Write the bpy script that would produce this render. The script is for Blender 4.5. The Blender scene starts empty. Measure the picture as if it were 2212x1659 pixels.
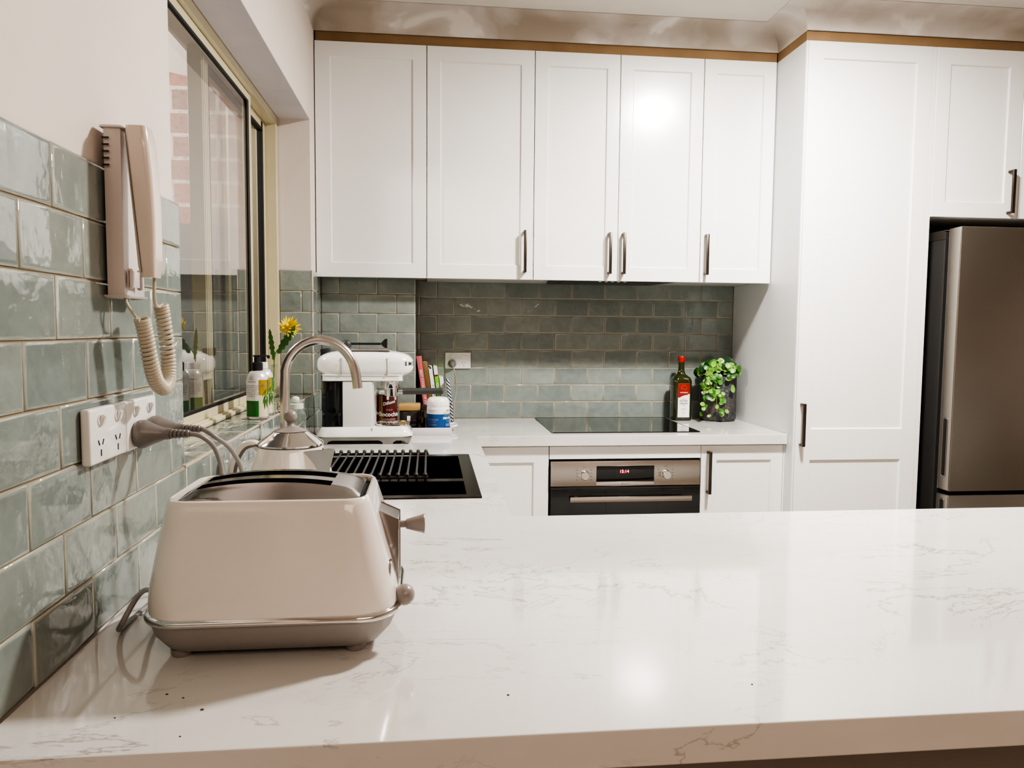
import bpy, bmesh, math, random
from mathutils import Vector, Matrix
random.seed(7)
PI=math.pi
SC=bpy.context.scene
COL=SC.collection
ZB=0.9            # worktop height above floor; everything is built with the worktop top at z=0, then lifted
PH,PV=.152,.077   # tile pitch
XR=1.8335         # right end of the back splash (pantry side)
YF=-.58; XC=.61; YFAR=-1.803; YNEAR=-2.683

# ------------------------------------------------------------------ materials
def new_mat(name):
    m=bpy.data.materials.new(name); m.use_nodes=True
    nt=m.node_tree; b=nt.nodes['Principled BSDF']; return m,nt,b
def N(nt,t,**kw):
    n=nt.nodes.new(t)
    for k,v in kw.items():
        if k in n.inputs: n.inputs[k].default_value=v
        else: setattr(n,k,v)
    return n
def ramp(nt,src,stops,interp='LINEAR'):
    r=nt.nodes.new('ShaderNodeValToRGB'); r.color_ramp.interpolation=interp
    e=r.color_ramp.elements
    while len(e)<len(stops): e.new(.5)
    for i,(p,c) in enumerate(stops):
        e[i].position=p; e[i].color=(c[0],c[1],c[2],1) if isinstance(c,(tuple,list)) else (c,c,c,1)
    nt.links.new(src,r.inputs[0]); return r
def coords(nt,scale=(1,1,1),loc=(0,0,0),rot=(0,0,0)):
    g=nt.nodes.new('ShaderNodeNewGeometry'); m=nt.nodes.new('ShaderNodeMapping')
    m.inputs['Scale'].default_value=scale; m.inputs['Location'].default_value=loc; m.inputs['Rotation'].default_value=rot
    nt.links.new(g.outputs['Position'],m.inputs[0]); return m.outputs[0]
def noise(nt,vec,scale,detail=3,rough=.5,dist=0):
    n=nt.nodes.new('ShaderNodeTexNoise'); n.inputs['Scale'].default_value=scale; n.inputs['Detail'].default_value=detail
    n.inputs['Roughness'].default_value=rough; n.inputs['Distortion'].default_value=dist
    nt.links.new(vec,n.inputs['Vector']); return n
def bump(nt,b,h,strength=.2,dist=.01):
    n=nt.nodes.new('ShaderNodeBump'); n.inputs['Strength'].default_value=strength; n.inputs['Distance'].default_value=dist
    nt.links.new(h,n.inputs['Height']); nt.links.new(n.outputs[0],b.inputs['Normal']); return n
def mixc(nt,f,a,b_):
    n=nt.nodes.new('ShaderNodeMix'); n.data_type='RGBA'
    for i,v in ((6,a),(7,b_)):
        if isinstance(v,(tuple,list)): n.inputs[i].default_value=(v[0],v[1],v[2],1)
        else: nt.links.new(v,n.inputs[i])
    if isinstance(f,(int,float)): n.inputs[0].default_value=f
    else: nt.links.new(f,n.inputs[0])
    return n.outputs[2]
def simple(name,c,rough=.5,metal=0,coat=0,spec=.5,var=.03,bscale=0,bstr=0,emit=None,es=0,aniso=0):
    m,nt,b=new_mat(name)
    b.inputs['Roughness'].default_value=rough; b.inputs['Metallic'].default_value=metal
    b.inputs['Coat Weight'].default_value=coat; b.inputs['Coat Roughness'].default_value=.04
    b.inputs['Specular IOR Level'].default_value=spec
    v=coords(nt); n=noise(nt,v,9,4)
    r=ramp(nt,n.outputs[0],[(.3,tuple(max(0,x*(1-var)) for x in c)),(.7,tuple(min(1,x*(1+var)) for x in c))])
    nt.links.new(r.outputs[0],b.inputs['Base Color'])
    if bstr:
        n2=noise(nt,v,bscale,3); bump(nt,b,n2.outputs[0],bstr,.002)
    if emit:
        b.inputs['Emission Color'].default_value=(*emit,1); b.inputs['Emission Strength'].default_value=es
    return m
M={}
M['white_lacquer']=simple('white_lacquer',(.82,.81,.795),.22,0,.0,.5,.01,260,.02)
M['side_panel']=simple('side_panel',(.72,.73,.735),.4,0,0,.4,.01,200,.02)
M['carcass_white']=simple('carcass_white',(.50,.50,.48),.5)
M['handle_metal']=simple('handle_metal',(.10,.085,.072),.36,1)  # colour darkened to hold the reflection of the dark room
M['chrome']=simple('chrome',(.74,.72,.70),.09,1)
M['nickel']=simple('nickel',(.62,.58,.55),.22,1)
M['toaster_chrome']=simple('toaster_chrome',(.46,.44,.44),.16,1)
M['cream_gloss']=simple('cream_gloss',(.82,.765,.72),.22,0,.8)
M['white_gloss']=simple('white_gloss',(.86,.86,.84),.16,0,.6)
M['white_satin']=simple('white_satin',(.72,.72,.69),.3,0,.2)
M['grey_plastic']=simple('grey_plastic',(.20,.18,.17),.38,0,.1)
M['taupe_plastic']=simple('taupe_plastic',(.26,.225,.21),.3,0,.2)
M['base_grey']=simple('base_grey',(.33,.30,.285),.42)
M['black_gloss']=simple('black_gloss',(.006,.006,.006),.06,0,.5)
M['black_matte']=simple('black_matte',(.008,.008,.008),.7)
M['black_plastic']=simple('black_plastic',(.018,.018,.02),.35)
M['dark_grey']=simple('dark_grey',(.05,.052,.05),.42)
M['steel_cast']=simple('steel_cast',(.36,.36,.345),.38,1,0,.5,.12,160,.15)
M['switch_white']=simple('switch_white',(.84,.82,.79),.2,0,.5)
M['intercom_grey']=simple('intercom_grey',(.62,.56,.54),.33,0,.25)
M['intercom_cream']=simple('intercom_cream',(.70,.60,.53),.22,0,.5)
M['cord_cream']=simple('cord_cream',(.56,.50,.40),.3,0,.2)
M['cable_grey']=simple('cable_grey',(.27,.255,.24),.4)
M['mdf']=simple('mdf',(.27,.175,.095),.75,0,0,.2,.12)
M['grout']=simple('grout',(.27,.215,.15),.9,0,0,.2,.1)
M['alu_cream']=simple('alu_cream',(.60,.54,.37),.35,0,.1)
M['alu_dark']=simple('alu_dark',(.30,.26,.13),.4,0,.1)
M['gasket']=simple('gasket',(.01,.01,.01),.6)
M['green_label']=simple('green_label',(.02,.17,.025),.4)
M['gold_label']=simple('gold_label',(.55,.36,.05),.3,.6)
M['cream_label']=simple('cream_label',(.72,.64,.46),.4)
M['paper_white']=simple('paper_white',(.82,.82,.8),.45)
M['grey_label']=simple('grey_label',(.45,.45,.43),.5)
M['blue_label']=simple('blue_label',(.008,.07,.24),.3)
M['red_label']=simple('red_label',(.26,.012,.01),.35)
M['red_cap']=simple('red_cap',(.33,.012,.01),.25,0,.3)
M['ink']=simple('ink',(.02,.02,.02),.5)
M['ink_soft']=simple('ink_soft',(.16,.14,.12),.6)
M['white_ink']=simple('white_ink',(.85,.84,.8),.5)
M['pink_cover']=simple('pink_cover',(.52,.12,.13),.5)
M['brown_cover']=simple('brown_cover',(.19,.115,.045),.7,0,0,.3,.45)
M['green_cover']=simple('green_cover',(.20,.52,.03),.4)
M['pages']=simple('pages',(.72,.66,.54),.8)
M['maroon']=simple('maroon',(.085,.008,.008),.25,0,.4)
M['pink_ink']=simple('pink_ink',(.55,.25,.22),.5)
M['bamboo']=simple('bamboo',(.46,.29,.11),.5,0,0,.4,.18)
M['leaf']=simple('leaf',(.04,.15,.014),.4,0,.1,.5,.5)
M['leaf_pale']=simple('leaf_pale',(.20,.40,.06),.42,0,.1,.5,.25)
M['leaf_dark']=simple('leaf_dark',(.012,.05,.012),.35,0,.2,.5,.3)
M['petal']=simple('petal',(.82,.66,.06),.5)
M['stem']=simple('stem',(.14,.20,.05),.5)
M['fridge_side']=simple('fridge_side',(.035,.033,.032),.4)
M['floor_tile']=simple('floor_tile',(.26,.21,.16),.35)
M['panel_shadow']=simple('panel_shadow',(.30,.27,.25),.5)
M['ceiling_paint']=simple('ceiling_paint',(.66,.63,.58),.75,0,0,.2,.02)
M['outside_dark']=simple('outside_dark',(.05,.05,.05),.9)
M['soffit']=simple('soffit',(.55,.53,.50),.8)

def m_plaster(name,c,amt):
    m,nt,b=new_mat(name); b.inputs['Roughness'].default_value=.7; b.inputs['Specular IOR Level'].default_value=.25
    v=coords(nt); n=noise(nt,v,3.2,6,.55,.6)
    r=ramp(nt,n.outputs[0],[(.35,tuple(x*(1-amt) for x in c)),(.6,c)])
    nt.links.new(r.outputs[0],b.inputs['Base Color'])
    n2=noise(nt,v,70,5); bump(nt,b,n2.outputs[0],.12,.003)
    return m
M['plaster']=m_plaster('plaster',(.74,.665,.61),.05)
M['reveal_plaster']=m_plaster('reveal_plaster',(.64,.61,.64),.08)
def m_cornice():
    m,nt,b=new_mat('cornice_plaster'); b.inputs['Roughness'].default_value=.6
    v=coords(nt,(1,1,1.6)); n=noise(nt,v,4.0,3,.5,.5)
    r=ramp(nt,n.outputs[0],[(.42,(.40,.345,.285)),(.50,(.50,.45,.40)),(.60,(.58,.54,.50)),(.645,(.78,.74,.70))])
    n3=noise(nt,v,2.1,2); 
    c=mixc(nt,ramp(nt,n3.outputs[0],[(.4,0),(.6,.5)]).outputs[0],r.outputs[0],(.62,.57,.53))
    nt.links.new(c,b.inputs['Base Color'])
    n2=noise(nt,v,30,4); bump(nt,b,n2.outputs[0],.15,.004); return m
M['cornice']=m_cornice()
def m_quartz():
    m,nt,b=new_mat('quartz'); b.inputs['Roughness'].default_value=.09; b.inputs['Coat Weight'].default_value=.25; b.inputs['Coat Roughness'].default_value=.03
    b.inputs['Specular IOR Level'].default_value=.55
    v=coords(nt,(.75,1.5,1.5),rot=(0,0,-.22))
    w=noise(nt,v,2.2,5,.6,.35)
    # thin ridge lines, masked into clusters
    def vein(scale,width,seed,mlo,mhi,mscale,strength):
        vv=coords(nt,(.7,1.55,1.5),loc=(seed,seed*.7,seed*.3),rot=(0,0,-.2))
        n=noise(nt,vv,scale,7,.62,.55)
        a=N(nt,'ShaderNodeMath',operation='SUBTRACT'); nt.links.new(n.outputs[0],a.inputs[0]); a.inputs[1].default_value=.5
        ab=N(nt,'ShaderNodeMath',operation='ABSOLUTE'); nt.links.new(a.outputs[0],ab.inputs[0])
        rr=ramp(nt,ab.outputs[0],[(0,1),(width*.35,.75),(width,0)])
        mk=noise(nt,vv,mscale,3,.5,.2); mr=ramp(nt,mk.outputs[0],[(mlo,0),(mhi,strength)])
        mu=N(nt,'ShaderNodeMath',operation='MULTIPLY'); nt.links.new(rr.outputs[0],mu.inputs[0]); nt.links.new(mr.outputs[0],mu.inputs[1])
        return mu.outputs[0]
    a=vein(2.4,.0052,3.1,.49,.60,1.9,.85); c=vein(4.6,.0062,9.7,.51,.64,3.2,.55)
    mx=N(nt,'ShaderNodeMath',operation='MAXIMUM'); nt.links.new(a,mx.inputs[0]); nt.links.new(c,mx.inputs[1])
    base=ramp(nt,w.outputs[0],[(.35,(.62,.60,.575)),(.65,(.69,.67,.645))])
    col=mixc(nt,mx.outputs[0],base.outputs[0],(.30,.27,.245))
    nt.links.new(col,b.inputs['Base Color']); return m
M['quartz']=m_quartz()
def m_tile():
    m,nt,b=new_mat('glazed_tile')
    b.inputs['Roughness'].default_value=.07; b.inputs['Coat Weight'].default_value=.5; b.inputs['Coat Roughness'].default_value=.03
    at=N(nt,'ShaderNodeAttribute',attribute_name='tint'); sp=N(nt,'ShaderNodeSeparateColor'); nt.links.new(at.outputs['Color'],sp.inputs[0])
    tint=ramp(nt,sp.outputs[0],[(0,(.195,.232,.218)),(.5,(.228,.266,.246)),(1,(.268,.302,.275))])
    v=coords(nt); n=noise(nt,v,14,5,.6,.8); r=ramp(nt,n.outputs[0],[(.3,.90),(.7,1.12)])
    mul=N(nt,'ShaderNodeMix',data_type='RGBA',blend_type='MULTIPLY'); mul.inputs[0].default_value=1
    nt.links.new(tint.outputs[0],mul.inputs[6]); nt.links.new(r.outputs[0],mul.inputs[7])
    col=mixc(nt,ramp(nt,sp.outputs[1],[(.25,0),(1,.75)]).outputs[0],mul.outputs[2],(.55,.54,.45))
    nt.links.new(col,b.inputs['Base Color'])
    n2=noise(nt,v,9,2,.5,.4); n3=noise(nt,v,34,2,.5,.3)
    ad=N(nt,'ShaderNodeMath',operation='MULTIPLY_ADD'); nt.links.new(n3.outputs[0],ad.inputs[0]); ad.inputs[1].default_value=.22; nt.links.new(n2.outputs[0],ad.inputs[2])
    bump(nt,b,ad.outputs[0],.55,.012); return m
M['tile']=m_tile()
def m_brushed(name,c,rough,axis='z'):
    m,nt,b=new_mat(name); b.inputs['Metallic'].default_value=1; b.inputs['Roughness'].default_value=rough
    sc={'x':(4,300,300),'z':(300,300,4),'y':(300,4,300)}[axis]
    v=coords(nt,sc); n=noise(nt,v,1,3)
    r=ramp(nt,n.outputs[0],[(.3,tuple(x*.997 for x in c)),(.7,tuple(x*1.003 for x in c))]); nt.links.new(r.outputs[0],b.inputs['Base Color'])
    r2=ramp(nt,n.outputs[0],[(.3,rough*.99),(.7,rough*1.01)]); nt.links.new(r2.outputs[0],b.inputs['Roughness'])
    bump(nt,b,n.outputs[0],.003,.001); return m
M['steel']=m_brushed('brushed_steel',(.50,.46,.425),.27,'x')
M['fridge_steel']=m_brushed('fridge_steel',(.29,.27,.245),.36,'x')
M['fridge_edge']=m_brushed('fridge_edge',(.52,.49,.45),.36,'z')
M['tap_steel']=m_brushed('tap_steel',(.60,.56,.53),.22,'z')
def m_sink():
    m,nt,b=new_mat('sink_black'); b.inputs['Metallic'].default_value=.9; b.inputs['Roughness'].default_value=.22
    v=coords(nt,(60,60,2)); n=noise(nt,v,1,3); r=ramp(nt,n.outputs[0],[(.4,(.018,.014,.011)),(.7,(.06,.048,.036))]); nt.links.new(r.outputs[0],b.inputs['Base Color']); return m  # vertical brown streaks put reflections into the sink colour
M['sink']=m_sink()
def m_glass(name,tint=(1,1,1),ior=.05,gl=1.0):
    m=bpy.data.materials.new(name); m.use_nodes=True; nt=m.node_tree; nt.nodes.clear()
    o=N(nt,'ShaderNodeOutputMaterial'); t=N(nt,'ShaderNodeBsdfTransparent'); t.inputs[0].default_value=(*tint,1)
    g=N(nt,'ShaderNodeBsdfGlossy'); g.inputs['Roughness'].default_value=.015; g.inputs[0].default_value=(gl,gl,gl,1)
    lw=N(nt,'ShaderNodeLayerWeight'); lw.inputs['Blend'].default_value=.5
    pw=N(nt,'ShaderNodeMath',operation='POWER'); nt.links.new(lw.outputs['Facing'],pw.inputs[0]); pw.inputs[1].default_value=3.1
    f=N(nt,'ShaderNodeMath',operation='MULTIPLY_ADD'); nt.links.new(pw.outputs[0],f.inputs[0]); f.inputs[1].default_value=1-ior; f.inputs[2].default_value=ior
    v=coords(nt); n=noise(nt,v,2.5,1); bp=N(nt,'ShaderNodeBump'); bp.inputs['Strength'].default_value=.02; bp.inputs['Distance'].default_value=.01
    nt.links.new(n.outputs[0],bp.inputs['Height']); nt.links.new(bp.outputs[0],g.inputs['Normal'])
    mx=N(nt,'ShaderNodeMixShader'); nt.links.new(f.outputs[0],mx.inputs[0]); nt.links.new(t.outputs[0],mx.inputs[1]); nt.links.new(g.outputs[0],mx.inputs[2])
    nt.links.new(mx.outputs[0],o.inputs[0]); return m
M['window_glass']=m_glass('window_glass',(.97,.98,.97),.16)
M['clear_glass']=m_glass('clear_glass',(.90,.93,.91),.05)
M['smoke_glass']=m_glass('smoke_glass',(.22,.28,.34),.05)
def m_bottle():
    m,nt,b=new_mat('olive_bottle'); b.inputs['Base Color'].default_value=(.012,.016,.004,1); b.inputs['Roughness'].default_value=.05
    b.inputs['Coat Weight'].default_value=.6
    v=coords(nt); n=noise(nt,v,6); r=ramp(nt,n.outputs[0],[(.3,(.010,.013,.003)),(.7,(.03,.035,.008))]); nt.links.new(r.outputs[0],b.inputs['Base Color']); return m
M['olive_bottle']=m_bottle()
def m_brick():
    m,nt,b=new_mat('brick'); b.inputs['Roughness'].default_value=.9
    g=nt.nodes.new('ShaderNodeNewGeometry'); s=N(nt,'ShaderNodeSeparateXYZ'); c=N(nt,'ShaderNodeCombineXYZ')
    nt.links.new(g.outputs['Position'],s.inputs[0]); nt.links.new(s.outputs[0],c.inputs[0]); nt.links.new(s.outputs[2],c.inputs[1])
    br=N(nt,'ShaderNodeTexBrick'); nt.links.new(c.outputs[0],br.inputs['Vector'])
    br.inputs['Scale'].default_value=1; br.inputs['Brick Width'].default_value=.165; br.inputs['Row Height'].default_value=.083; br.inputs['Mortar Size'].default_value=.007
    br.inputs['Color1'].default_value=(.30,.125,.085,1); br.inputs['Color2'].default_value=(.17,.105,.085,1); br.inputs['Mortar'].default_value=(.42,.37,.32,1)
    n=noise(nt,g.outputs['Position'],60,5,.7); r=ramp(nt,n.outputs[0],[(.35,.45),(.5,1),(.7,1.1)])
    mul=N(nt,'ShaderNodeMix',data_type='RGBA',blend_type='MULTIPLY'); mul.inputs[0].default_value=1
    nt.links.new(br.outputs[0],mul.inputs[6]); nt.links.new(r.outputs[0],mul.inputs[7]); nt.links.new(mul.outputs[2],b.inputs['Base Color'])
    bump(nt,b,br.outputs['Fac'],-.4,.01); return m
M['brick']=m_brick()
def m_pot():
    m,nt,b=new_mat('rough_pot'); b.inputs['Roughness'].default_value=.6
    v=coords(nt,(1,1,1)); n=noise(nt,v,90,6,.75,1.2); n2=noise(nt,v,14,3)
    r=ramp(nt,n.outputs[0],[(.42,(.028,.03,.033)),(.56,(.06,.06,.065)),(.68,(.24,.23,.22))])
    c=mixc(nt,ramp(nt,n2.outputs[0],[(.5,0),(.7,.45)]).outputs[0],r.outputs[0],(.14,.085,.055)); nt.links.new(c,b.inputs['Base Color'])
    bump(nt,b,n.outputs[0],.6,.006); return m
M['pot']=m_pot()
def m_stripe():
    m,nt,b=new_mat('striped_cloth'); b.inputs['Roughness'].default_value=.7
    v=coords(nt,(1,1,1),rot=(0,.8,0)); w=N(nt,'ShaderNodeTexWave'); w.bands_direction='X'; w.inputs['Scale'].default_value=32; nt.links.new(v,w.inputs[0])
    r=ramp(nt,w.outputs[0],[(.48,(.02,.022,.04)),(.52,(.78,.77,.76))]); nt.links.new(r.outputs[0],b.inputs['Base Color']); return m
M['stripe']=m_stripe()
def m_bw():
    m,nt,b=new_mat('spotted_cover'); b.inputs['Roughness'].default_value=.4
    v=coords(nt); n=noise(nt,v,75,2,.5); r=ramp(nt,n.outputs[0],[(.46,(.02,.02,.02)),(.50,(.75,.75,.74))]); nt.links.new(r.outputs[0],b.inputs['Base Color']); return m
M['spotted']=m_bw()
M['led']=simple('led',(.3,0,.02),.4,emit=(1,.03,.10),es=5)

# ------------------------------------------------------------------ mesh builder
class MB:
    def __init__(s): s.bm=bmesh.new()
    def v(s,p): return s.bm.verts.new(p)
    def f(s,vs,mi=0):
        try: fc=s.bm.faces.new(vs); fc.material_index=mi; return fc
        except ValueError: return None
    def box(s,x0,x1,y0,y1,z0,z1,b=0,mi=0,seg=2):
        if b<=0:
            P=[s.v((x,y,z)) for x in (x0,x1) for y in (y0,y1) for z in (z0,z1)]
            for q in ((0,1,3,2),(4,6,7,5),(0,4,5,1),(2,3,7,6),(0,2,6,4),(1,5,7,3)): s.f([P[i] for i in q],mi)
            return s
        t=bmesh.new(); bmesh.ops.create_cube(t,size=1)
        for v in t.verts: v.co=Vector(((x0+x1)/2+v.co.x*(x1-x0),(y0+y1)/2+v.co.y*(y1-y0),(z0+z1)/2+v.co.z*(z1-z0)))
        bmesh.ops.bevel(t,geom=t.edges[:],offset=b,segments=seg,profile=.5,affect='EDGES')
        s.merge(t,mi); return s
    def merge(s,t,mi=0,mat=None):
        mp={}
        for v in t.verts: mp[v]=s.v(mat@v.co if mat else v.co)
        for fc in t.faces: s.f([mp[v] for v in fc.verts],mi)
        t.free()
    def loft(s,rings,cap0=True,cap1=True,closed=True,mi=0):
        R=[[s.v(p) for p in r] for r in rings]; n=len(R[0])
        for a,b in zip(R,R[1:]):
            for i in range(n if closed else n-1):
                j=(i+1)%n; s.f([a[i],a[j],b[j],b[i]],mi)
        if cap0: s.f(R[0][::-1],mi)
        if cap1: s.f(R[-1],mi)
        return s
    def lathe(s,prof,c=(0,0,0),axis='z',n=32,mi=0,cap=True):
        c=Vector(c); rings=[]
        for r,h in prof:
            ring=[]
            for i in range(n):
                a=2*PI*i/n; u,w=r*math.cos(a),r*math.sin(a)
                ring.append(c+{'z':Vector((u,w,h)),'x':Vector((h,u,w)),'y':Vector((w,h,u))}[axis])
            rings.append(ring)
        return s.loft(rings,cap,cap,True,mi)
    def sphere(s,c,r,n=20,m=12,mi=0,sc=(1,1,1)):
        prof=[(max(1e-4,r*math.sin(PI*i/m)),-r*math.cos(PI*i/m)) for i in range(m+1)]
        c=Vector(c)
        rings=[[c+Vector((rr*math.cos(2*PI*i/n)*sc[0],rr*math.sin(2*PI*i/n)*sc[1],h*sc[2])) for i in range(n)] for rr,h in prof]
        return s.loft(rings,True,True,True,mi)
    def tube(s,path,r,n=10,mi=0,cap=True,flat=1):
        P=[Vector(p) for p in path]; rs=r if isinstance(r,(list,tuple)) else [r]*len(P)
        T=[(P[min(i+1,len(P)-1)]-P[max(i-1,0)]).normalized() for i in range(len(P))]
        up=Vector((0,0,1)) if abs(T[0].z)<.9 else Vector((1,0,0))
        nrm=T[0].cross(up).normalized(); rings=[]
        for i,(p,t) in enumerate(zip(P,T)):
            nrm=(nrm-t*nrm.dot(t)).normalized(); bn=t.cross(nrm)
            rings.append([p+(nrm*math.cos(2*PI*k/n)+bn*math.sin(2*PI*k/n)*flat)*rs[i] for k in range(n)])
        return s.loft(rings,cap,cap,True,mi)
    def pillow(s,outline,a0,a1,bev,plane='xz',k=4,mi=0):
        """outline (u,w) extruded along the third axis with rounded rims"""
        O=[Vector(p) for p in outline]; n=len(O)
        area=sum(O[i].x*O[(i+1)%n].y-O[(i+1)%n].x*O[i].y for i in range(n))
        sg=1 if area>0 else -1
        nor=[]
        for i in range(n):
            e1=(O[i]-O[i-1]).normalized(); e2=(O[(i+1)%n]-O[i]).normalized()
            n1=Vector((e1.y,-e1.x))*sg; n2=Vector((e2.y,-e2.x))*sg
            q=(n1+n2).normalized(); nor.append(q/max(.5,q.dot(n1)))
        rings=[]
        def ring(a,ins):
            out=[]
            for p,q in zip(O,nor):
                w=p-q*ins
                out.append({'xz':(w.x,a,w.y),'xy':(w.x,w.y,a),'yz':(a,w.x,w.y)}[plane])
            return out
        if bev<=0: rings=[ring(a0,0),ring(a1,0)]
        else:
            for i in range(k+1):
                t=PI/2*i/k; rings.append(ring(a0+bev*(1-math.sin(t)),bev*(1-math.cos(t))))
            for i in range(k,-1,-1):
                t=PI/2*i/k; rings.append(ring(a1-bev*(1-math.sin(t)),bev*(1-math.cos(t))))
        return s.loft(rings,True,True,True,mi)
    def cells(s,us,vs,filled,w0,w1,plane='xy',mi=0):
        us=sorted(us); vs=sorted(vs); vc={}
        def P(u,v,w):
            k=(round(u,5),round(v,5),w)
            if k not in vc: vc[k]=s.v({'xy':(u,v,w),'xz':(u,w,v),'yz':(w,u,v)}[plane])
            return vc[k]
        nu,nv=len(us)-1,len(vs)-1
        F=[[bool(filled((us[i]+us[i+1])/2,(vs[j]+vs[j+1])/2)) for j in range(nv)] for i in range(nu)]
        for i in range(nu):
            for j in range(nv):
                if not F[i][j]: continue
                u0,u1,v0,v1=us[i],us[i+1],vs[j],vs[j+1]
                s.f([P(u0,v0,w1),P(u1,v0,w1),P(u1,v1,w1),P(u0,v1,w1)],mi)
                s.f([P(u0,v0,w0),P(u0,v1,w0),P(u1,v1,w0),P(u1,v0,w0)],mi)
                for di,dj,a,b in ((-1,0,(u0,v1),(u0,v0)),(1,0,(u1,v0),(u1,v1)),(0,-1,(u0,v0),(u1,v0)),(0,1,(u1,v1),(u0,v1))):
                    ii,jj=i+di,j+dj
                    if 0<=ii<nu and 0<=jj<nv and F[ii][jj]: continue
                    s.f([P(*a,w0),P(*b,w0),P(*b,w1),P(*a,w1)],mi)
        return s
def link(o): COL.objects.link(o); return o
def build(name,mb,mats,root=None,smooth=35,bevel=0,local=False):
    bm=mb.bm
    bmesh.ops.recalc_face_normals(bm,faces=bm.faces[:])
    me=bpy.data.meshes.new(name)
    if root is not None and not local:
        r=root
        off=Vector((0,0,0))
        while r is not None: off+=r.location; r=r.parent
        for v in bm.verts: v.co-=off
    bm.to_mesh(me); bm.free()
    if not isinstance(mats,(list,tuple)): mats=[mats]
    for m in mats: me.materials.append(M[m] if isinstance(m,str) else m)
    for p in me.polygons: p.use_smooth=smooth>0
    if smooth>0: me.set_sharp_from_angle(angle=math.radians(smooth))
    o=bpy.data.objects.new(name,me); link(o)
    if root is not None: o.parent=root
    if bevel:
        bv=o.modifiers.new('bevel','BEVEL'); bv.width=bevel; bv.segments=2; bv.limit_method='ANGLE'; bv.angle_limit=math.radians(40)
    return o
def tag(o,label=None,cat=None,group=None,kind=None):
    if label: o['label']=label
    if cat: o['category']=cat
    if group: o['group']=group
    if kind: o['kind']=kind
    return o
def thing(name,loc,label,cat,group=None,rz=0):
    o=bpy.data.objects.new(name,None); o.empty_display_size=.05; link(o); o.location=loc; o.rotation_euler=(0,0,rz)
    return tag(o,label,cat,group)
def struct(name,mb,mats,root=None,**k):
    o=build(name,mb,mats,root,**k); o['kind']='structure'; return o
def copy_tree(o,parent=None):
    c=o.copy(); COL.objects.link(c)
    if parent is not None: c.parent=parent
    for ch in list(o.children): copy_tree(ch,c)
    return c
def text(s_,size,fn,mat,root,name='lettering',ax='CENTER',bold=0,space=1.0):
    """lettering as flat mesh mapped through fn(u,v)->xyz"""
    cu=bpy.data.curves.new('t','FONT'); cu.body=s_; cu.size=size; cu.align_x=ax; cu.align_y='CENTER'; cu.offset=bold; cu.space_character=space
    cu.resolution_u=2
    ob=bpy.data.objects.new('t',cu); link(ob)
    dg=bpy.context.evaluated_depsgraph_get(); me=bpy.data.meshes.new_from_object(ob.evaluated_get(dg))
    bpy.data.objects.remove(ob); bpy.data.curves.remove(cu)
    bm=bmesh.new(); bm.from_mesh(me); bpy.data.meshes.remove(me)
    for v in bm.verts: v.co=Vector(fn(v.co.x,v.co.y))
    mb=MB(); mb.bm.free(); mb.bm=bm
    return build(name,mb,mat,root,smooth=0)
def rrect(cx,cy,hx,hy,r,z,n=6):
    r=min(r,hx*.999,hy*.999); out=[]
    for (sx,sy,a0) in ((1,1,0),(-1,1,90),(-1,-1,180),(1,-1,270)):
        for i in range(n+1):
            a=math.radians(a0+90*i/n); out.append((cx+sx*(hx-r)+r*math.cos(a),cy+sy*(hy-r)+r*math.sin(a),z))
    return out
def rr2(x0,x1,y0,y1,r,n=5): return [(p[0],p[1]) for p in rrect((x0+x1)/2,(y0+y1)/2,(x1-x0)/2,(y1-y0)/2,r,0,n)]
def smoothpath(pts,n=8):
    P=[Vector(p) for p in pts]; out=[]
    for i in range(len(P)-1):
        p0=P[max(i-1,0)];p1=P[i];p2=P[i+1];p3=P[min(i+2,len(P)-1)]
        for k in range(n):
            t=k/n; out.append(.5*((2*p1)+(-p0+p2)*t+(2*p0-5*p1+4*p2-p3)*t*t+(-p0+3*p1-3*p2+p3)*t**3))
    out.append(P[-1]); return out

# ------------------------------------------------------------------ tiles
def tile_patch(mb,lay,O,U,V,Nn,u0,u1,v0,v1,inset=.0008):
    """one glazed tile with a thin pale rim"""
    O=Vector(O);U=Vector(U);V=Vector(V);Nn=Vector(Nn); t=random.random()
    j=lambda a:random.uniform(-a,a)
    rings=[]
    for ins,dn in ((0,-.004),(.0005,-.0012),(.0022,-.0002),(.0062,0)):
        ring=[]
        for (a,b,sa,sb) in ((u0,v0,1,1),(u1,v0,-1,1),(u1,v1,-1,-1),(u0,v1,1,-1)):
            d=inset+ins
            ring.append((a+sa*d,b+sb*d,dn))
        rings.append(ring)
    tilt=[j(.0004) for _ in range(4)]; wob=[(j(.0004),j(.0004)) for _ in range(4)]
    R=[]
    for k,ring in enumerate(rings):
        q=[]
        for i,(a,b,d) in enumerate(ring):
            vv=mb.v(O+U*(a+wob[i][0])+V*(b+wob[i][1])+Nn*(d+(tilt[i] if k>0 else 0)))
            vv[lay]=Vector((t,{0:1,1:1,2:.55,3:0}[k],0,1)); q.append(vv)
        R.append(q)
    for a,b in zip(R,R[1:]):
        for i in range(4):
            k=(i+1)%4; mb.f([a[i],a[k],b[k],b[i]])
    mb.f(R[-1])
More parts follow.
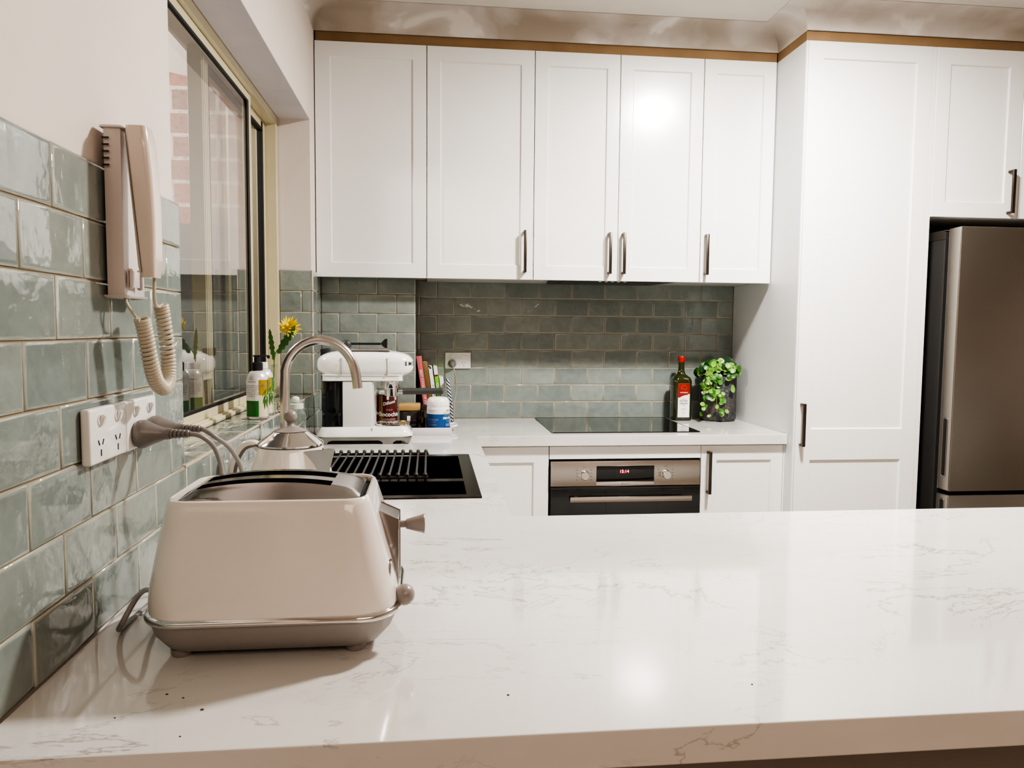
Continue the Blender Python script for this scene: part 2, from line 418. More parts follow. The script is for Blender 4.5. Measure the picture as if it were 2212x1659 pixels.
def tile_field(name,O,U,V,Nn,u0,u1,v0,v1,rowoff,pu=PH,pv=PV,hole=None,root=None):
    mb=MB(); lay=mb.bm.verts.layers.float_color.new('tint')
    r0=int(math.floor(v0/pv+1e-4)); r1=int(math.ceil(v1/pv-1e-4))
    for r in range(r0,r1):
        a0,a1=max(v0,r*pv),min(v1,(r+1)*pv)
        if a1-a0<.008: continue
        off=rowoff(r); k=math.floor((u0-off)/pu)
        while off+k*pu<u1-1e-4:
            b0,b1=max(u0,off+k*pu),min(u1,off+(k+1)*pu); k+=1
            if b1-b0<.006: continue
            if hole and hole((b0+b1)/2,(a0+a1)/2): continue
            tile_patch(mb,lay,O,U,V,Nn,b0,b1,a0,a1)
    o=build(name,mb,'tile',root,smooth=50); o['kind']='structure'; return o

# ================================================================== ROOM
Zc=1.607; X_R=4.3; Y_B=-7.0
WY0,WY1,WZ0,WZ1=-2.03,-.505,.154,1.166
mb=MB(); mb.box(-.3,X_R+.1,Y_B-.1,.15,-.95,-.9); struct('floor',mb,'floor_tile')
mb=MB(); mb.box(-.3,X_R+.1,Y_B-.1,.15,Zc,Zc+.05); struct('ceiling',mb,'ceiling_paint')
mb=MB(); mb.cells([Y_B,WY0,WY1+.006,.12],[-.9,WZ0-.006,WZ1,Zc],lambda u,v: not(WY0<u<WY1+.006 and WZ0-.006<v<WZ1),-.24,-.006,'yz')
wl=struct('wall_left',mb,['plaster'])
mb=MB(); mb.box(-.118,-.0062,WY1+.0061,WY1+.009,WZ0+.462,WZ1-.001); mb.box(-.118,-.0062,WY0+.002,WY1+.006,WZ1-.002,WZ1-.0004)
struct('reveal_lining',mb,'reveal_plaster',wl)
# far jamb plaster sits proud of the opening edge, flush with the tile below
mb=MB(); mb.box(-.006,XR+3,.004,.12,-.9,Zc); wb=struct('wall_back',mb,'plaster')
mb=MB(); mb.box(X_R,X_R+.1,Y_B,.1,-.9,Zc); struct('wall_right',mb,'plaster')
mb=MB(); mb.box(-.2,X_R+.1,Y_B-.1,Y_B,-.9,Zc); struct('wall_front',mb,'plaster')
# the projecting nib at the left of the back wall
mb=MB(); mb.box(-.006,.371,-.281,.004,-.9,.616); struct('wall_nib',mb,'grout')
# grout beds
mb=MB()
mb.box(-.006,-.003,-3.8,WY0+.01,.0,.614); mb.box(-.006,-.003,WY0+.01,WY1,.0,.150); mb.box(-.006,-.003,WY1,-.281,.0,.614)
mb.box(-.118,-.001,WY0+.011,WY1,WZ0-.006,WZ0-.0025); mb.box(-.118,-.003,WY1+.003,WY1+.006,WZ0,.614)
struct('grout_bed',mb,'grout',wl)
mb=MB(); mb.box(.371,XR,.0015,.004,0,.616); struct('grout_bed',mb,'grout',wb)
Y0=-2.538
rowL=lambda r:Y0+(0 if r%2==0 else .5*PH)
tile_field('wall_tiles',(0,0,0),(0,1,0),(0,0,1),(1,0,0),-3.8,WY0+.02,0,.616,rowL,root=wl)
tile_field('wall_tiles',(0,0,0),(0,1,0),(0,0,1),(1,0,0),WY0+.02,WY1,0,.154,rowL,root=wl)
tile_field('wall_tiles',(0,0,0),(0,1,0),(0,0,1),(1,0,0),WY1+.012,-.285,0,.616,rowL,root=wl)
tile_field('sill_tiles',(-.119,0,.154),(0,1,0),(1,0,0),(0,0,1),WY0+.012,WY1-.003,0,.117,lambda r:Y0+.5*PH*(r%2),pv=.0585,root=wl)
tile_field('jamb_tiles',(0,WY1,0),(1,0,0),(0,0,1),(0,-1,0),-.119,0,.154,.616,lambda r:-PH-(0 if r%2 else .040),root=wl)
tile_field('nib_tiles',(0,-.285,0),(1,0,0),(0,0,1),(0,-1,0),.0,.375,0,.616,lambda r:.375-(PH*.5 if r%2==0 else 0),root=bpy.data.objects['wall_nib'])
tile_field('nib_tiles',(.375,0,0),(0,1,0),(0,0,1),(1,0,0),-.285,0,0,.616,lambda r:-.285-(PH*.5 if r%2==0 else 0),root=bpy.data.objects['wall_nib'])
tile_field('wall_tiles',(0,0,0),(1,0,0),(0,0,1),(0,-1,0),.376,XR-.001,0,.616,lambda r:XR-(PH*.5 if r%2==0 else 0),root=wb)
# tile edge trims
mb=MB()
for i in range(6): mb.box(-.004,.0005,WY1+.0008,WY1+.0112,.155+i*.077,.229+i*.077,.001)
struct('tile_edge_trim',mb,simple('edge_stone',(.52,.51,.45),.6,0,0,.4,.4),wl)
mb=MB(); mb.box(-.0025,.0012,WY0+.02,WY1-.002,.1505,.1552,.0008)
struct('sill_edge_trim',mb,simple('sill_edge',(.50,.40,.31),.6),wl)

# cornice and timber strip --------------------------------------------------
def run(d,z): # plan offset of the cove path
    return [(-.006+d,Y_B+.02,z),(-.006+d,-.385-d,z),(XR-d,-.385-d,z),(XR-d,-.624-d,z),(X_R-.02,-.624-d,z)]
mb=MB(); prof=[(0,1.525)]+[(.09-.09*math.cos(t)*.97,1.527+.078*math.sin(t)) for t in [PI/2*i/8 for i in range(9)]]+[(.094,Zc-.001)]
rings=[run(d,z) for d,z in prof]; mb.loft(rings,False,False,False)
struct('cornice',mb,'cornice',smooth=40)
mb=MB()
mb.box(0,XR-.002,-.379,-.32,1.489,1.527); mb.box(XR+.006,X_R-.03,-.618,-.55,1.489,1.527); mb.box(XR+.0005,XR+.024,-.6185,-.3795,1.4895,1.527)
struct('trim_1',mb,'mdf')

# ================================================================== WINDOW
wr=bpy.data.objects.new('window_1',None); link(wr); wr.location=(-.16,-1.25,.16); wr['kind']='structure'
def frame(mb,x0,x1,y0,y1,z0,z1,w,wb_=None,wt=None):
    wb_=wb_ or w; wt=wt or w
    mb.box(x0,x1,y0,y0+w,z0,z1); mb.box(x0,x1,y1-w,y1,z0,z1); mb.box(x0,x1,y0+w,y1-w,z0,z0+wb_); mb.box(x0,x1,y0+w,y1-w,z1-wt,z1)
mb=MB(); frame(mb,-.205,-.120,WY0+.002,WY1,WZ0+.0,WZ1-.003,.030,.016,.028)
mb.box(-.128,-.112,WY0+.002,WY1-.004,WZ0+.0005,WZ0+.012,.002)
struct('window_frame',mb,'alu_cream',wr,bevel=.0015)
mb=MB(); frame(mb,-.152,-.132,WY0+.033,-.868,WZ0+.016,WZ1-.033,.03,.022,.022); sa=struct('inner_sash',mb,'alu_cream',wr,bevel=.0012)
mb=MB(); frame(mb,-.1405,-.1315,WY0+.064,-.899,WZ0+.0385,WZ1-.0555,.0075); mb.box(-.1325,-.1312,-.925,-.9,WZ0+.04,WZ1-.06); struct('gasket',mb,'gasket',sa)
mb=MB(); mb.f([mb.v(p) for p in ((-.136,WY0+.064,WZ0+.038),(-.136,-.899,WZ0+.038),(-.136,-.899,WZ1-.055),(-.136,WY0+.064,WZ1-.055))]); struct('glass_pane',mb,'window_glass',sa,smooth=0)
mb=MB(); frame(mb,-.195,-.158,-1.30,-.538,WZ0+.016,WZ1-.033,.05,.03,.03)
for k in range(3): mb.box(-.158,-.155,-1.296+k*.016,-1.288+k*.016,WZ0+.03,WZ1-.05)
so=struct('outer_sash',mb,'alu_cream',wr,bevel=.0012)
mb=MB(); frame(mb,-.174,-.156,-1.252,-.586,WZ0+.045,WZ1-.062,.010); mb.box(-.157,-.1555,-.60,-.583,WZ0+.03,WZ1-.04); struct('gasket',mb,'gasket',so)
mb=MB(); mb.f([mb.v(p) for p in ((-.1765,-1.25,WZ0+.045),(-.1765,-.588,WZ0+.045),(-.1765,-.588,WZ1-.06),(-.1765,-1.25,WZ1-.06))]); struct('glass_pane',mb,'window_glass',so,smooth=0)

# outside: brick return wall of the house under an eave
ex=bpy.data.objects.new('exterior',None); 
mb=MB(); mb.box(-1.6,-.26,-.50,-.30,.775,1.9); tag(build('brick_wall',mb,'brick',smooth=0),'red brick house wall seen outside through the kitchen window','wall')
mb=MB(); mb.box(-1.6,-.26,-.501,-.30,-.9,.775); mb.box(-1.6,-.30,-.5012,-.5005,.775,.776); tag(build('rendered_wall_base',mb,'outside_dark',smooth=0),'dark painted lower wall outside below the red bricks','wall')
mb=MB()
mb.loft([[(-1.7,-.9,1.78),(-.26,-.9,1.50),(-.26,-.9,1.54),(-1.7,-.9,1.82)],[(-1.7,-.49,1.54),(-.26,-.49,1.26),(-.26,-.49,1.30),(-1.7,-.49,1.58)]])
tag(build('eave_lining',mb,'soffit',smooth=0),'pale sloping eave lining above the bricks outside the window','eave')

# ================================================================== WORKTOP
SX0,SX1,SY0,SY1=.13,.545,-1.612,-1.012   # sink cut-out
mb=MB()
xs=[0.001,SX0,SX1,.376,XC,XR-.0015,3.3]; ys=[YNEAR,-2.65,YFAR,SY0,SY1,YF,-.286,-.001]
def filled(x,y):
    if SX0<x<SX1 and SY0<y<SY1: return False
    if y<YFAR: return True
    if x<XC: return not(x<.376 and y>-.286)
    return y>YF and x<XR
mb.cells(xs,ys,filled,-.04,0)
top=build('worktop',mb,'quartz',smooth=0,bevel=.0016)
tag(top,'white quartz worktop with grey veins running along wall, cooktop side and peninsula','worktop')

# ================================================================== CABINETS
def door(mb,x0,x1,z0,z1,yf,recs=(),th=.018,c=.004,dep=.0065):
    e=.0012
    xs=sorted(set([x0+e,x1-e]+[r[0] for r in recs]+[r[1] for r in recs])); zs=sorted(set([z0+e,z1-e]+[r[2] for r in recs]+[r[3] for r in recs]))
    vc={}
    def P(x,y,z):
        k=(round(x,5),round(y,5),round(z,5))
        if k not in vc: vc[k]=mb.v((x,y,z))
        return vc[k]
    def inr(x,z): return any(r[0]<x<r[1] and r[2]<z<r[3] for r in recs)
    for i in range(len(xs)-1):
        for j in range(len(zs)-1):
            if inr((xs[i]+xs[i+1])/2,(zs[j]+zs[j+1])/2): continue
            mb.f([P(xs[i],yf,zs[j]),P(xs[i+1],yf,zs[j]),P(xs[i+1],yf,zs[j+1]),P(xs[i],yf,zs[j+1])])
    for (a,b,cz,d) in recs:
        o=[(a,cz),(b,cz),(b,d),(a,d)]; q=[(a+c,cz+c),(b-c,cz+c),(b-c,d-c),(a+c,d-c)]
        for i in range(4):
            k=(i+1)%4; mb.f([P(o[i][0],yf,o[i][1]),P(o[k][0],yf,o[k][1]),P(q[k][0],yf+dep,q[k][1]),P(q[i][0],yf+dep,q[i][1])])
        mb.f([P(p[0],yf+dep,p[1]) for p in q])
    fr=[P(x,yf,z0+e) for x in xs]+[P(x1-e,yf,z) for z in zs[1:]]+[P(x,yf,z1-e) for x in xs[::-1][1:]]+[P(x0+e,yf,z) for z in zs[::-1][1:-1]]
    cl=lambda v:(x0 if abs(v.co.x-x0-e)<1e-5 else x1 if abs(v.co.x-x1+e)<1e-5 else v.co.x, z0 if abs(v.co.z-z0-e)<1e-5 else z1 if abs(v.co.z-z1+e)<1e-5 else v.co.z)
    r1=[mb.v((cl(v)[0],yf+e,cl(v)[1])) for v in fr]; r2=[mb.v((v.co.x,yf+th,v.co.z)) for v in r1]; n=len(fr)
    for A,B in ((fr,r1),(r1,r2)):
        for i in range(n): k=(i+1)%n; mb.f([A[i],A[k],B[k],B[i]])
    mb.f(r2)
    return mb
def handle(root,x,yf,z0,z1,name='handle'):
    mb=MB(); w=.0055
    mb.box(x-w,x+w,yf-.032,yf-.022,z0,z1,.0008); mb.box(x-w,x+w,yf-.023,yf+.0002,z1-.009,z1-.0002,.0006); mb.box(x-w,x+w,yf-.023,yf+.0002,z0+.0002,z0+.009,.0006)
    return build(name,mb,'handle_metal',root)
def carcass(mb,x0,x1,y0,y1,z0,z1,t=.016,front=True,topopen=False):
    mb.box(x0,x0+t,y0,y1,z0,z1); mb.box(x1-t,x1,y0,y1,z0,z1); mb.box(x0+t,x1-t,y0,y1,z0,z0+t)
    if not topopen: mb.box(x0+t,x1-t,y0,y1,z1-t,z1)
    mb.box(x0+t,x1-t,y1-.006,y1,z0+t,z1-(0 if topopen else t))
YD=-.385; ZD0,ZD1=.600,1.489
WC=[(.002,.421,None,'wall cabinet with single shaker door and no handle, leftmost against window wall'),
    (.421,.8425,None,'wall cabinet with one handled door, directly left of the range hood cabinet'),
    (.8425,1.528,None,'two-door white wall cabinet above the black cooktop and range hood'),
    (1.528,1.8305,None,'narrow white wall cabinet beside the tall pantry side panel')]
def rec(a,b,z0,z1,w=.052,wz=.055): return (a+w,b-w,z0+wz,z1-wz)
for i,(a,b,_,lab) in enumerate(WC):
    r=thing('wall_cabinet',((a+b)/2,-.2,ZD0),'white '+lab if not lab.startswith('two') and not lab.startswith('narrow') else lab,'cabinet','wall cabinets over the back bench')
    mb=MB(); yb=-.290 if a<.1 else -.004
    if a==.421: yb=-.004
    x0_=max(a,.0)
    carcass(mb,x0_+.0005,b-.0005,YD+.0195,yb if a>.3 else -.29,ZD0+.009,ZD1)
    build('carcass',mb,'carcass_white',r,smooth=0)
    ds=[(a,b)] if i!=2 else [(a,1.185),(1.185,b)]
    for j,(p,q) in enumerate(ds):
        mb=MB(); door(mb,p+.0014-(.006 if p<.01 else 0),q-.0014,ZD0,ZD1,YD,[rec(p,q,ZD0,ZD1)])
        d=build('door',mb,'white_lacquer',r,smooth=0)
        if i==1: handle(d,.807,YD,.627,.792)
        if i==2: handle(d,(1.1495,1.2065)[j],YD,.627,.792)
        if i==3: handle(d,1.550,YD,.629,.793)
# range hood
r=thing('range_hood',(1.18,-.2,.595),'slim black slide-out range hood under the cabinets above the cooktop','range hood')
mb=MB(); mb.loft([[(.965,-.345,.6085),(1.405,-.345,.6085),(1.405,-.07,.6085),(.965,-.07,.6085)],[(.915,-.350,.6030),(1.455,-.350,.6030),(1.415,-.055,.6030),(.945,-.055,.6030)]])
build('housing',mb,'black_plastic',r,smooth=0)
mb=MB(); mb.box(.98,1.39,-.30,-.09,.6015,.6028); build('grease_filter',mb,'dark_grey',r,smooth=0)
for k in range(5):
    mb=MB(); mb.box(1.125+k*.026,1.135+k*.026,-.325,-.31,.6,.6029,.0005); build('button',mb,'white_ink',r)
# pantry -------------------------------------------------------------------
YP=-.624
r=thing('pantry_cabinet',(2.09,-.3,-.9),'tall white pantry cabinet with shaker door and grey side panel next to fridge','cabinet')
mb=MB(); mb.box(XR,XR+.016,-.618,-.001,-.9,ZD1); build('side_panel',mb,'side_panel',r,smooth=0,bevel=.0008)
mb=MB(); mb.box(2.3405,2.357,-.622,-.001,-.9,ZD1); build('side_panel',mb,'white_lacquer',r,smooth=0,bevel=.0008)
mb=MB(); carcass(mb,XR+.0165,2.340,YP+.019,-.002,-.85,ZD1); build('carcass',mb,'carcass_white',r,smooth=0)
mb=MB(); mb.box(XR+.0005,XR+.006,-.6225,-.6185,-.9,ZD1); build('edge_strip',mb,'white_lacquer',r,smooth=0)
mb=MB(); door(mb,XR+.0085,2.3390,-.78,ZD1,YP,[(1.903,2.279,.025,1.427),(1.903,2.279,-.72,-.095)]); d=build('door',mb,'white_lacquer',r,smooth=0)
handle(d,1.862,YP,-.039,.127)
mb=MB(); mb.box(XR+.017,2.339,YP+.05,YP+.06,-.9,-.79); build('kickboard',mb,'white_lacquer',r,smooth=0)
# over-fridge cabinet
r=thing('overfridge_cabinet',(2.72,-.3,.851),'white two-door cabinet above the stainless fridge','cabinet')
mb=MB(); carcass(mb,2.3575,3.09,YP+.0195,-.002,.858,ZD1); build('carcass',mb,'carcass_white',r,smooth=0)
for p,q,hx in ((2.3585,2.7215,2.679),(2.7235,3.088,2.768)):
    mb=MB(); door(mb,p,q,.851,ZD1,YP,[(p+.056,q-.06,.909,1.427)]); d=build('door',mb,'white_lacquer',r,smooth=0); handle(d,hx,YP,.868,1.035)
mb=MB(); mb.box(3.0905,3.107,-.622,-.001,-.9,ZD1,.0006); tag(build('fridge_end_panel',mb,'white_lacquer',smooth=0),'white end panel closing the fridge recess on its right','panel')
# base cabinets
YB_=-.560
r=thing('base_cabinet',(1.66,-.3,-.9),'cream-white base cabinet under worktop between oven and pantry','cabinet','base cabinets along the back wall')
mb=MB(); carcass(mb,1.4905,XR-.001,YB_+.02,-.005,-.78,-.046); build('carcass',mb,'carcass_white',r,smooth=0)
mb=MB(); door(mb,1.4905,1.8255,-.77,-.0445,YB_,[(1.553,1.777,-.71,-.103)]); d=build('door',mb,'white_lacquer',r,smooth=0); handle(d,1.5185,YB_,-.233,-.067)
mb=MB(); mb.box(1.491,1.832,YB_+.05,YB_+.06,-.9,-.785); build('kickboard',mb,'white_lacquer',r,smooth=0)
mb=MB(); mb.box(1.827,XR-.0007,YB_,YB_+.018,-.77,-.0445); build('filler_strip',mb,'white_lacquer',r,smooth=0)
r=thing('base_cabinet',(.74,-.3,-.9),'cream-white corner base cabinet under worktop left of the oven','cabinet','base cabinets along the back wall')
mb=MB(); carcass(mb,.5915,.8875,YB_+.02,-.005,-.78,-.046); build('carcass',mb,'carcass_white',r,smooth=0)
mb=MB(); door(mb,.5925,.8865,-.77,-.0445,YB_,[(.642,.829,-.71,-.105)]); build('door',mb,'white_lacquer',r,smooth=0)
mb=MB(); mb.box(.592,.887,YB_+.05,YB_+.06,-.9,-.785); build('kickboard',mb,'white_lacquer',r,smooth=0)
# sink run and peninsula bases (mostly hidden)
r=thing('sink_cabinet',(.3,-1.2,-.9),'white base cabinet under the black sink beside the window wall','cabinet')
mb=MB(); t=.016
mb.box(.005,.569,-1.80,-1.784,-.78,-.046); mb.box(.005,.569,-.60,-.584,-.78,-.046); mb.box(.005,.569,-1.784,-.60,-.78,-.764); mb.box(.50,.515,-1.80,-.584,-.9,-.7805); mb.box(.005,.011,-1.784,-.60,-.764,-.046)
build('carcass',mb,'carcass_white',r,smooth=0)
for p,q in ((-1.79,-1.19),(-1.187,-.603)):
    mb=MB(); mb.box(.5705,.588,p,q,-.77,-.0445,.001); build('door',mb,'white_lacquer',r,smooth=0)
r=thing('peninsula_cabinet',(1.6,-2.1,-.9),'white peninsula base cabinet under the near worktop','cabinet')
mb=MB(); carcass(mb,.01,3.25,-2.40,-1.845,-.8,-.0445); build('carcass',mb,'carcass_white',r,smooth=0)
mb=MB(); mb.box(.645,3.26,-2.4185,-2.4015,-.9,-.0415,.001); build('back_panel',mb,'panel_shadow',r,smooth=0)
mb=MB(); mb.box(.005,.643,-2.4185,-2.4015,-.9,-.0415,.001); build('back_panel',mb,'white_lacquer',r,smooth=0)
for k in range(4):
    p=.63+k*.65
    mb=MB(); mb.box(p,p+.647,-1.843,-1.826,-.77,-.0445,.001); build('door',mb,'white_lacquer',r,smooth=0)

# ================================================================== OVEN
YO=-.572
r=thing('wall_oven',(1.19,-.3,-.9),'stainless and black glass built-in oven with red clock under the cooktop','oven')
mb=MB(); mb.box(.895,1.482,-.55,-.02,-.70,-.100); build('body',mb,'dark_grey',r,smooth=0)
mb=MB(); mb.box(.8895,1.4885,YB_,YB_+.018,-.0935,-.0445,.0008); build('filler_panel',mb,'white_lacquer',r,smooth=0)
mb=MB(); mb.box(.8935,1.4835,YO,-.551,-.1975,-.1015,.0012); cp=build('control_panel',mb,'steel',r)
mb=MB(); mb.box(1.071,1.299,YO-.0012,YO,-.1805,-.1195,.0005); build('display_window',mb,'black_gloss',cp)
mb=MB(); mb.box(1.071,1.299,YO-.0014,YO,-.1965,-.1825,.0005); ts=build('badge_strip',mb,'nickel',cp)
text('BOSCH',.009,lambda u,v:(1.185+u,YO-.0018,-.1895+v),'ink_soft',cp,space=1.1)
text('15:14',.017,lambda u,v:(1.180+u,YO-.0019,-.1415+v),'led',cp,name='clock_digits')
for kx in (1.0235,1.345):
    mb=MB(); mb.lathe([(.0195,YO-.0001),(.0195,YO-.003),(.0165,YO-.004),(.016,YO-.022),(.0145,YO-.024)],(kx,0,-.1545),'y',28); build('knob',mb,'chrome' if 0 else 'nickel',cp)
for kx,sd in ((1.0235,0),(1.345,1)):
    mb=MB()
    for s in (-1,1):
        for k in range(4):
            z=-.135-.0125*k; x=kx+s*.0285
            mb.box(x-.0022,x+.0022,YO-.0005,YO-.0001,z-.0018,z+.0018)
            mb.box(min(x,x-s*.007),max(x,x-s*.007),YO-.0005,YO-.0001,z-.0004,z+.0004)
    mb.box(kx-.004,kx+.004,YO-.0005,YO-.0001,-.125,-.124); mb.box(kx-.004,kx-.003,YO-.0005,YO-.0001,-.1245,-.119); mb.box(kx+.003,kx+.004,YO-.0005,YO-.0001,-.1245,-.119)
    build('dial_markings',mb,'ink_soft',cp,smooth=0)
mb=MB(); mb.box(.8945,1.4825,YO+.002,-.551,-.66,-.2005,.0015); dr=build('door',mb,'black_gloss',r)
mb=MB(); mb.box(.963,1.440,YO-.040,YO-.028,-.2515,-.2315,.002); build('handle',mb,'steel',dr)
for x in (.985,1.412):
    mb=MB(); mb.box(x,x+.012,YO-.0285,YO+.0025,-.247,-.236,.001); build('handle_post',mb,'steel',dr)
mb=MB(); mb.box(.960,1.42,YO+.0008,YO+.0022,-.2155,-.2145); build('vent_line',mb,'dark_grey',dr,smooth=0)
mb=MB(); mb.box(.89,1.488,YB_+.001,YB_+.018,-.77,-.665,.001); build('lower_panel',mb,'white_lacquer',r,smooth=0)
# ================================================================== COOKTOP
r=thing('cooktop',(1.205,-.27,0),'black glass induction cooktop set in the white bench below the hood','cooktop')
mb=MB(); mb.pillow(rr2(.906,1.504,-.512,-.014,.006),.0002,.0042,.001,'xy',2); build('glass_plate',mb,'black_gloss',r)
# ================================================================== FRIDGE
r=thing('fridge',(2.75,-.35,-.9),'tall stainless steel fridge with recessed side grip in dark recess','fridge')
FX0,FX1=2.418,3.06
mb=MB(); mb.box(FX0+.002,FX1,-.628,-.05,-.88,.796,.004); build('body',mb,'fridge_side',r)
mb=MB(); mb.box(FX0+.0005,FX1,-.632,-.1,.7965,.800,.001); mb.box(FX0+.0004,FX0+.0019,-.629,-.1,.765,.7968); build('top_cap',mb,'fridge_edge',r)
mb=MB(); mb.box(FX0+.006,FX1-.004,-.652,-.6285,-.86,.79); build('seal',mb,'black_matte',r,smooth=0)
def fdoor(z0,z1,hz):
    mb=MB(); mb.box(FX0+.0015,FX1,-.7215,-.6525,z0,z1,.003); d=build('door',mb,'fridge_steel',r)
    mb=MB(); o=rr2(-.718,-.656,z0+.003,z1-.003,.002); mb.pillow(o,FX0-.001,FX0+.0014,.0005,'yz',1); build('door_edge',mb,'fridge_edge',d)
    if hz:
        mb=MB(); mb.pillow(rr2(-.7,-.676,hz[0]-.006,hz[1]+.006,.011,6),FX0-.0026,FX0-.0012,.0005,'yz',2); build('grip_rim',mb,'steel',d)
        mb=MB(); mb.pillow(rr2(-.696,-.680,hz[0],hz[1],.0078,6),FX0-.0036,FX0-.0027,.0001,'yz',1); build('grip_recess',mb,'black_matte',d)
fdoor(-.207,.803,(-.150,.072)); fdoor(-.86,-.222,(-.47,-.243))

# ================================================================== SINK, TAP, RACK
r=thing('kitchen_sink',(.335,-1.31,0),'black double-bowl sink set in the bench below the window','sink')
bowls=[(-1.592,-1.432,-.17),(-1.396,-1.036,-.20)]; BX0,BX1=.158,.522
mb=MB(); mb.cells([.118,BX0,BX1,.558],[-1.624,-1.592,-1.432,-1.396,-1.036,-1.0],lambda x,y: not(BX0<x<BX1 and any(b[0]<y<b[1] for b in bowls)),.0003,.0034)
build('rim',mb,'sink',r,smooth=0,bevel=.001)
for (a,b,zb) in bowls:
    mb=MB(); cx,cy=(BX0+BX1)/2,(a+b)/2; hx,hy=(BX1-BX0)/2,(b-a)/2
    rings=[rrect(cx,cy,hx,hy,.012,.0005),rrect(cx,cy,hx-.001,hy-.001,.012,zb+.02),rrect(cx,cy,hx-.01,hy-.01,.02,zb),rrect(cx,cy,.03,.03,.029,zb-.003)]
    inner=[[mb.v(p) for p in rg] for rg in rings]
    for A,B in zip(inner,inner[1:]):
        n=len(A)
        for i in range(n): k=(i+1)%n; mb.f([A[i],B[i],B[k],A[k]])
    mb.f(inner[-1])
    bo=build('bowl',mb,'sink',r,smooth=50)
    mb=MB(); mb.lathe([(.028,zb-.0025),(.028,zb+.001),(.02,zb+.0015)],(cx,cy,0)); build('drain',mb,'steel_cast',bo)
r=thing('drying_rack',(.28,-1.22,.0035),'black wire roll-up drying rack laid across the back sink bowl','rack')
mb=MB()
for y in (-1.028,-1.412):
    mb=MB(); mb.tube([(.10,y,.0105),(.43,y,.0105)],.0045,8); build('end_rail',mb,'black_plastic',r)
for k in range(14):
    x=.112+k*.0238
    mb=MB(); mb.tube(smoothpath([(x,-1.022,.020),(x,-1.034,.018),(x,-1.05,.0125),(x,-1.22,.0115),(x,-1.39,.0125),(x,-1.405,.018),(x,-1.418,.020)],3),.0032,7)
    mb.sphere((x,-1.026,.018),.0062,10,6); mb.sphere((x,-1.414,.018),.0062,10,6)
    build('bar',mb,'dark_grey',r)
# tap
r=thing('kitchen_tap',(.0615,-1.41,0),'brushed steel gooseneck tap behind the kettle at the sink','tap')
tx,ty=.0635,-1.415
mb=MB(); mb.lathe([(.026,.0002),(.026,.006),(.017,.008),(.0165,.06),(.0135,.064)],(tx,ty,0)); build('base',mb,'tap_steel',r)
R_=.0895; path=[(tx,ty,.06),(tx,ty,.15),(tx,ty,.25)]
cx=tx+R_
for i in range(1,17):
    a=PI-i*(PI*.93)/16; path.append((cx+R_*math.cos(a),ty,.276+R_*1.06*math.sin(a)))
lx,_,lz=path[-1]; path.append((lx+.004,ty,lz-.02)); path.append((lx+.0075,ty,lz-.050))
mb=MB(); mb.tube(path,.0125,18); build('spout',mb,'tap_steel',r,smooth=50)
mb=MB(); mb.tube([(tx,ty-.015,.045),(tx,ty-.03,.047)],.010,14); mb.tube([(tx,ty-.028,.047),(tx+.02,ty-.05,.085)],.0045,8); build('lever',mb,'tap_steel',r)

# ================================================================== TOASTER
TC=(.238,-2.385)
r=thing('toaster',(TC[0],TC[1],0),'cream enamel two-slot toaster with chrome top on the near peninsula worktop','toaster')
secs=[(.052,.1500,-.112,.1115,.050),(.060,.1515,-.1125,.112,.050),(.085,.1485,-.109,.1085,.047),(.115,.1420,-.103,.103,.044),(.145,.1350,-.097,.098,.040),(.168,.1290,-.092,.092,.036),(.184,.1245,-.088,.088,.032),(.1905,.1218,-.0850,.0850,.030),(.1925,.1195,-.0825,.0830,.028),(.1915,.1170,-.0800,.0810,.026),(.180,.1160,-.0790,.080,.024)]
cxs=lambda z:TC[0]+.004-.006*min(1,max(0,(z-.05)/.14))
rings=[rrect(cxs(z),TC[1]+(y0+y1)/2,hx,(y1-y0)/2,rad,z,8) for z,hx,y0,y1,rad in secs]
mb=MB(); mb.loft(rings,True,True); build('body',mb,'cream_gloss',r,smooth=60)
mb=MB(); mb.loft([rrect(TC[0]-.002,TC[1]+.0005,.1150,.078,.022,.1805,8),rrect(TC[0]-.002,TC[1]+.0005,.1150,.078,.022,.184,8)]); build('gap_shadow',mb,'black_matte',r)
# arched chrome top with two slots
mb=MB(); tcx=TC[0]-.003; HX=.110; 
us=[i/24*2-1 for i in range(25)]
vs=[-.0745,-.070,-.064,-.058,-.050,-.036,-.022,.000,.014,.030,.042,.060,.0745]
def tz(u,v):
    arch=.2075-.0120*abs(u)**2.2
    e=max(0,(-v-.052)/.0225); e2=max(0,(v-.040)/.0345); ee=max(0,(abs(u)-.86)/.14)
    return max(.1885,arch-.0180*e**1.1-.0100*e2**1.7-.007*ee**1.8)
def slot(u,v): 
    um=u
    return (-.80<um<.64) and (-.050<v<-.022 or .000<v<.030)
g={}
for i,u in enumerate(us):
    for j,v in enumerate(vs): g[i,j]=mb.v((tcx+HX*u,TC[1]+.001+v,tz(u,v)))
rim=set()
for i in range(24):
    for j in range(12):
        if slot((us[i]+us[i+1])/2,(vs[j]+vs[j+1])/2): continue
        mb.f([g[i,j],g[i+1,j],g[i+1,j+1],g[i,j+1]])
bnd=[e for e in mb.bm.edges if e.is_boundary]
ex_=bmesh.ops.extrude_edge_only(mb.bm,edges=bnd)
for v in [q for q in ex_['geom'] if isinstance(q,bmesh.types.BMVert)]:
    v.co.z=min(v.co.z-.006,.1845)if abs(v.co.x-tcx)>.105 or abs(v.co.y-TC[1]-.001)>.070 else v.co.z-.0015
build('chrome_top',mb,'toaster_chrome',r,smooth=40)
mb=MB(); mb.box(tcx-.088,tcx+.072,TC[1]-.050,TC[1]+.034,.1849,.1856); 
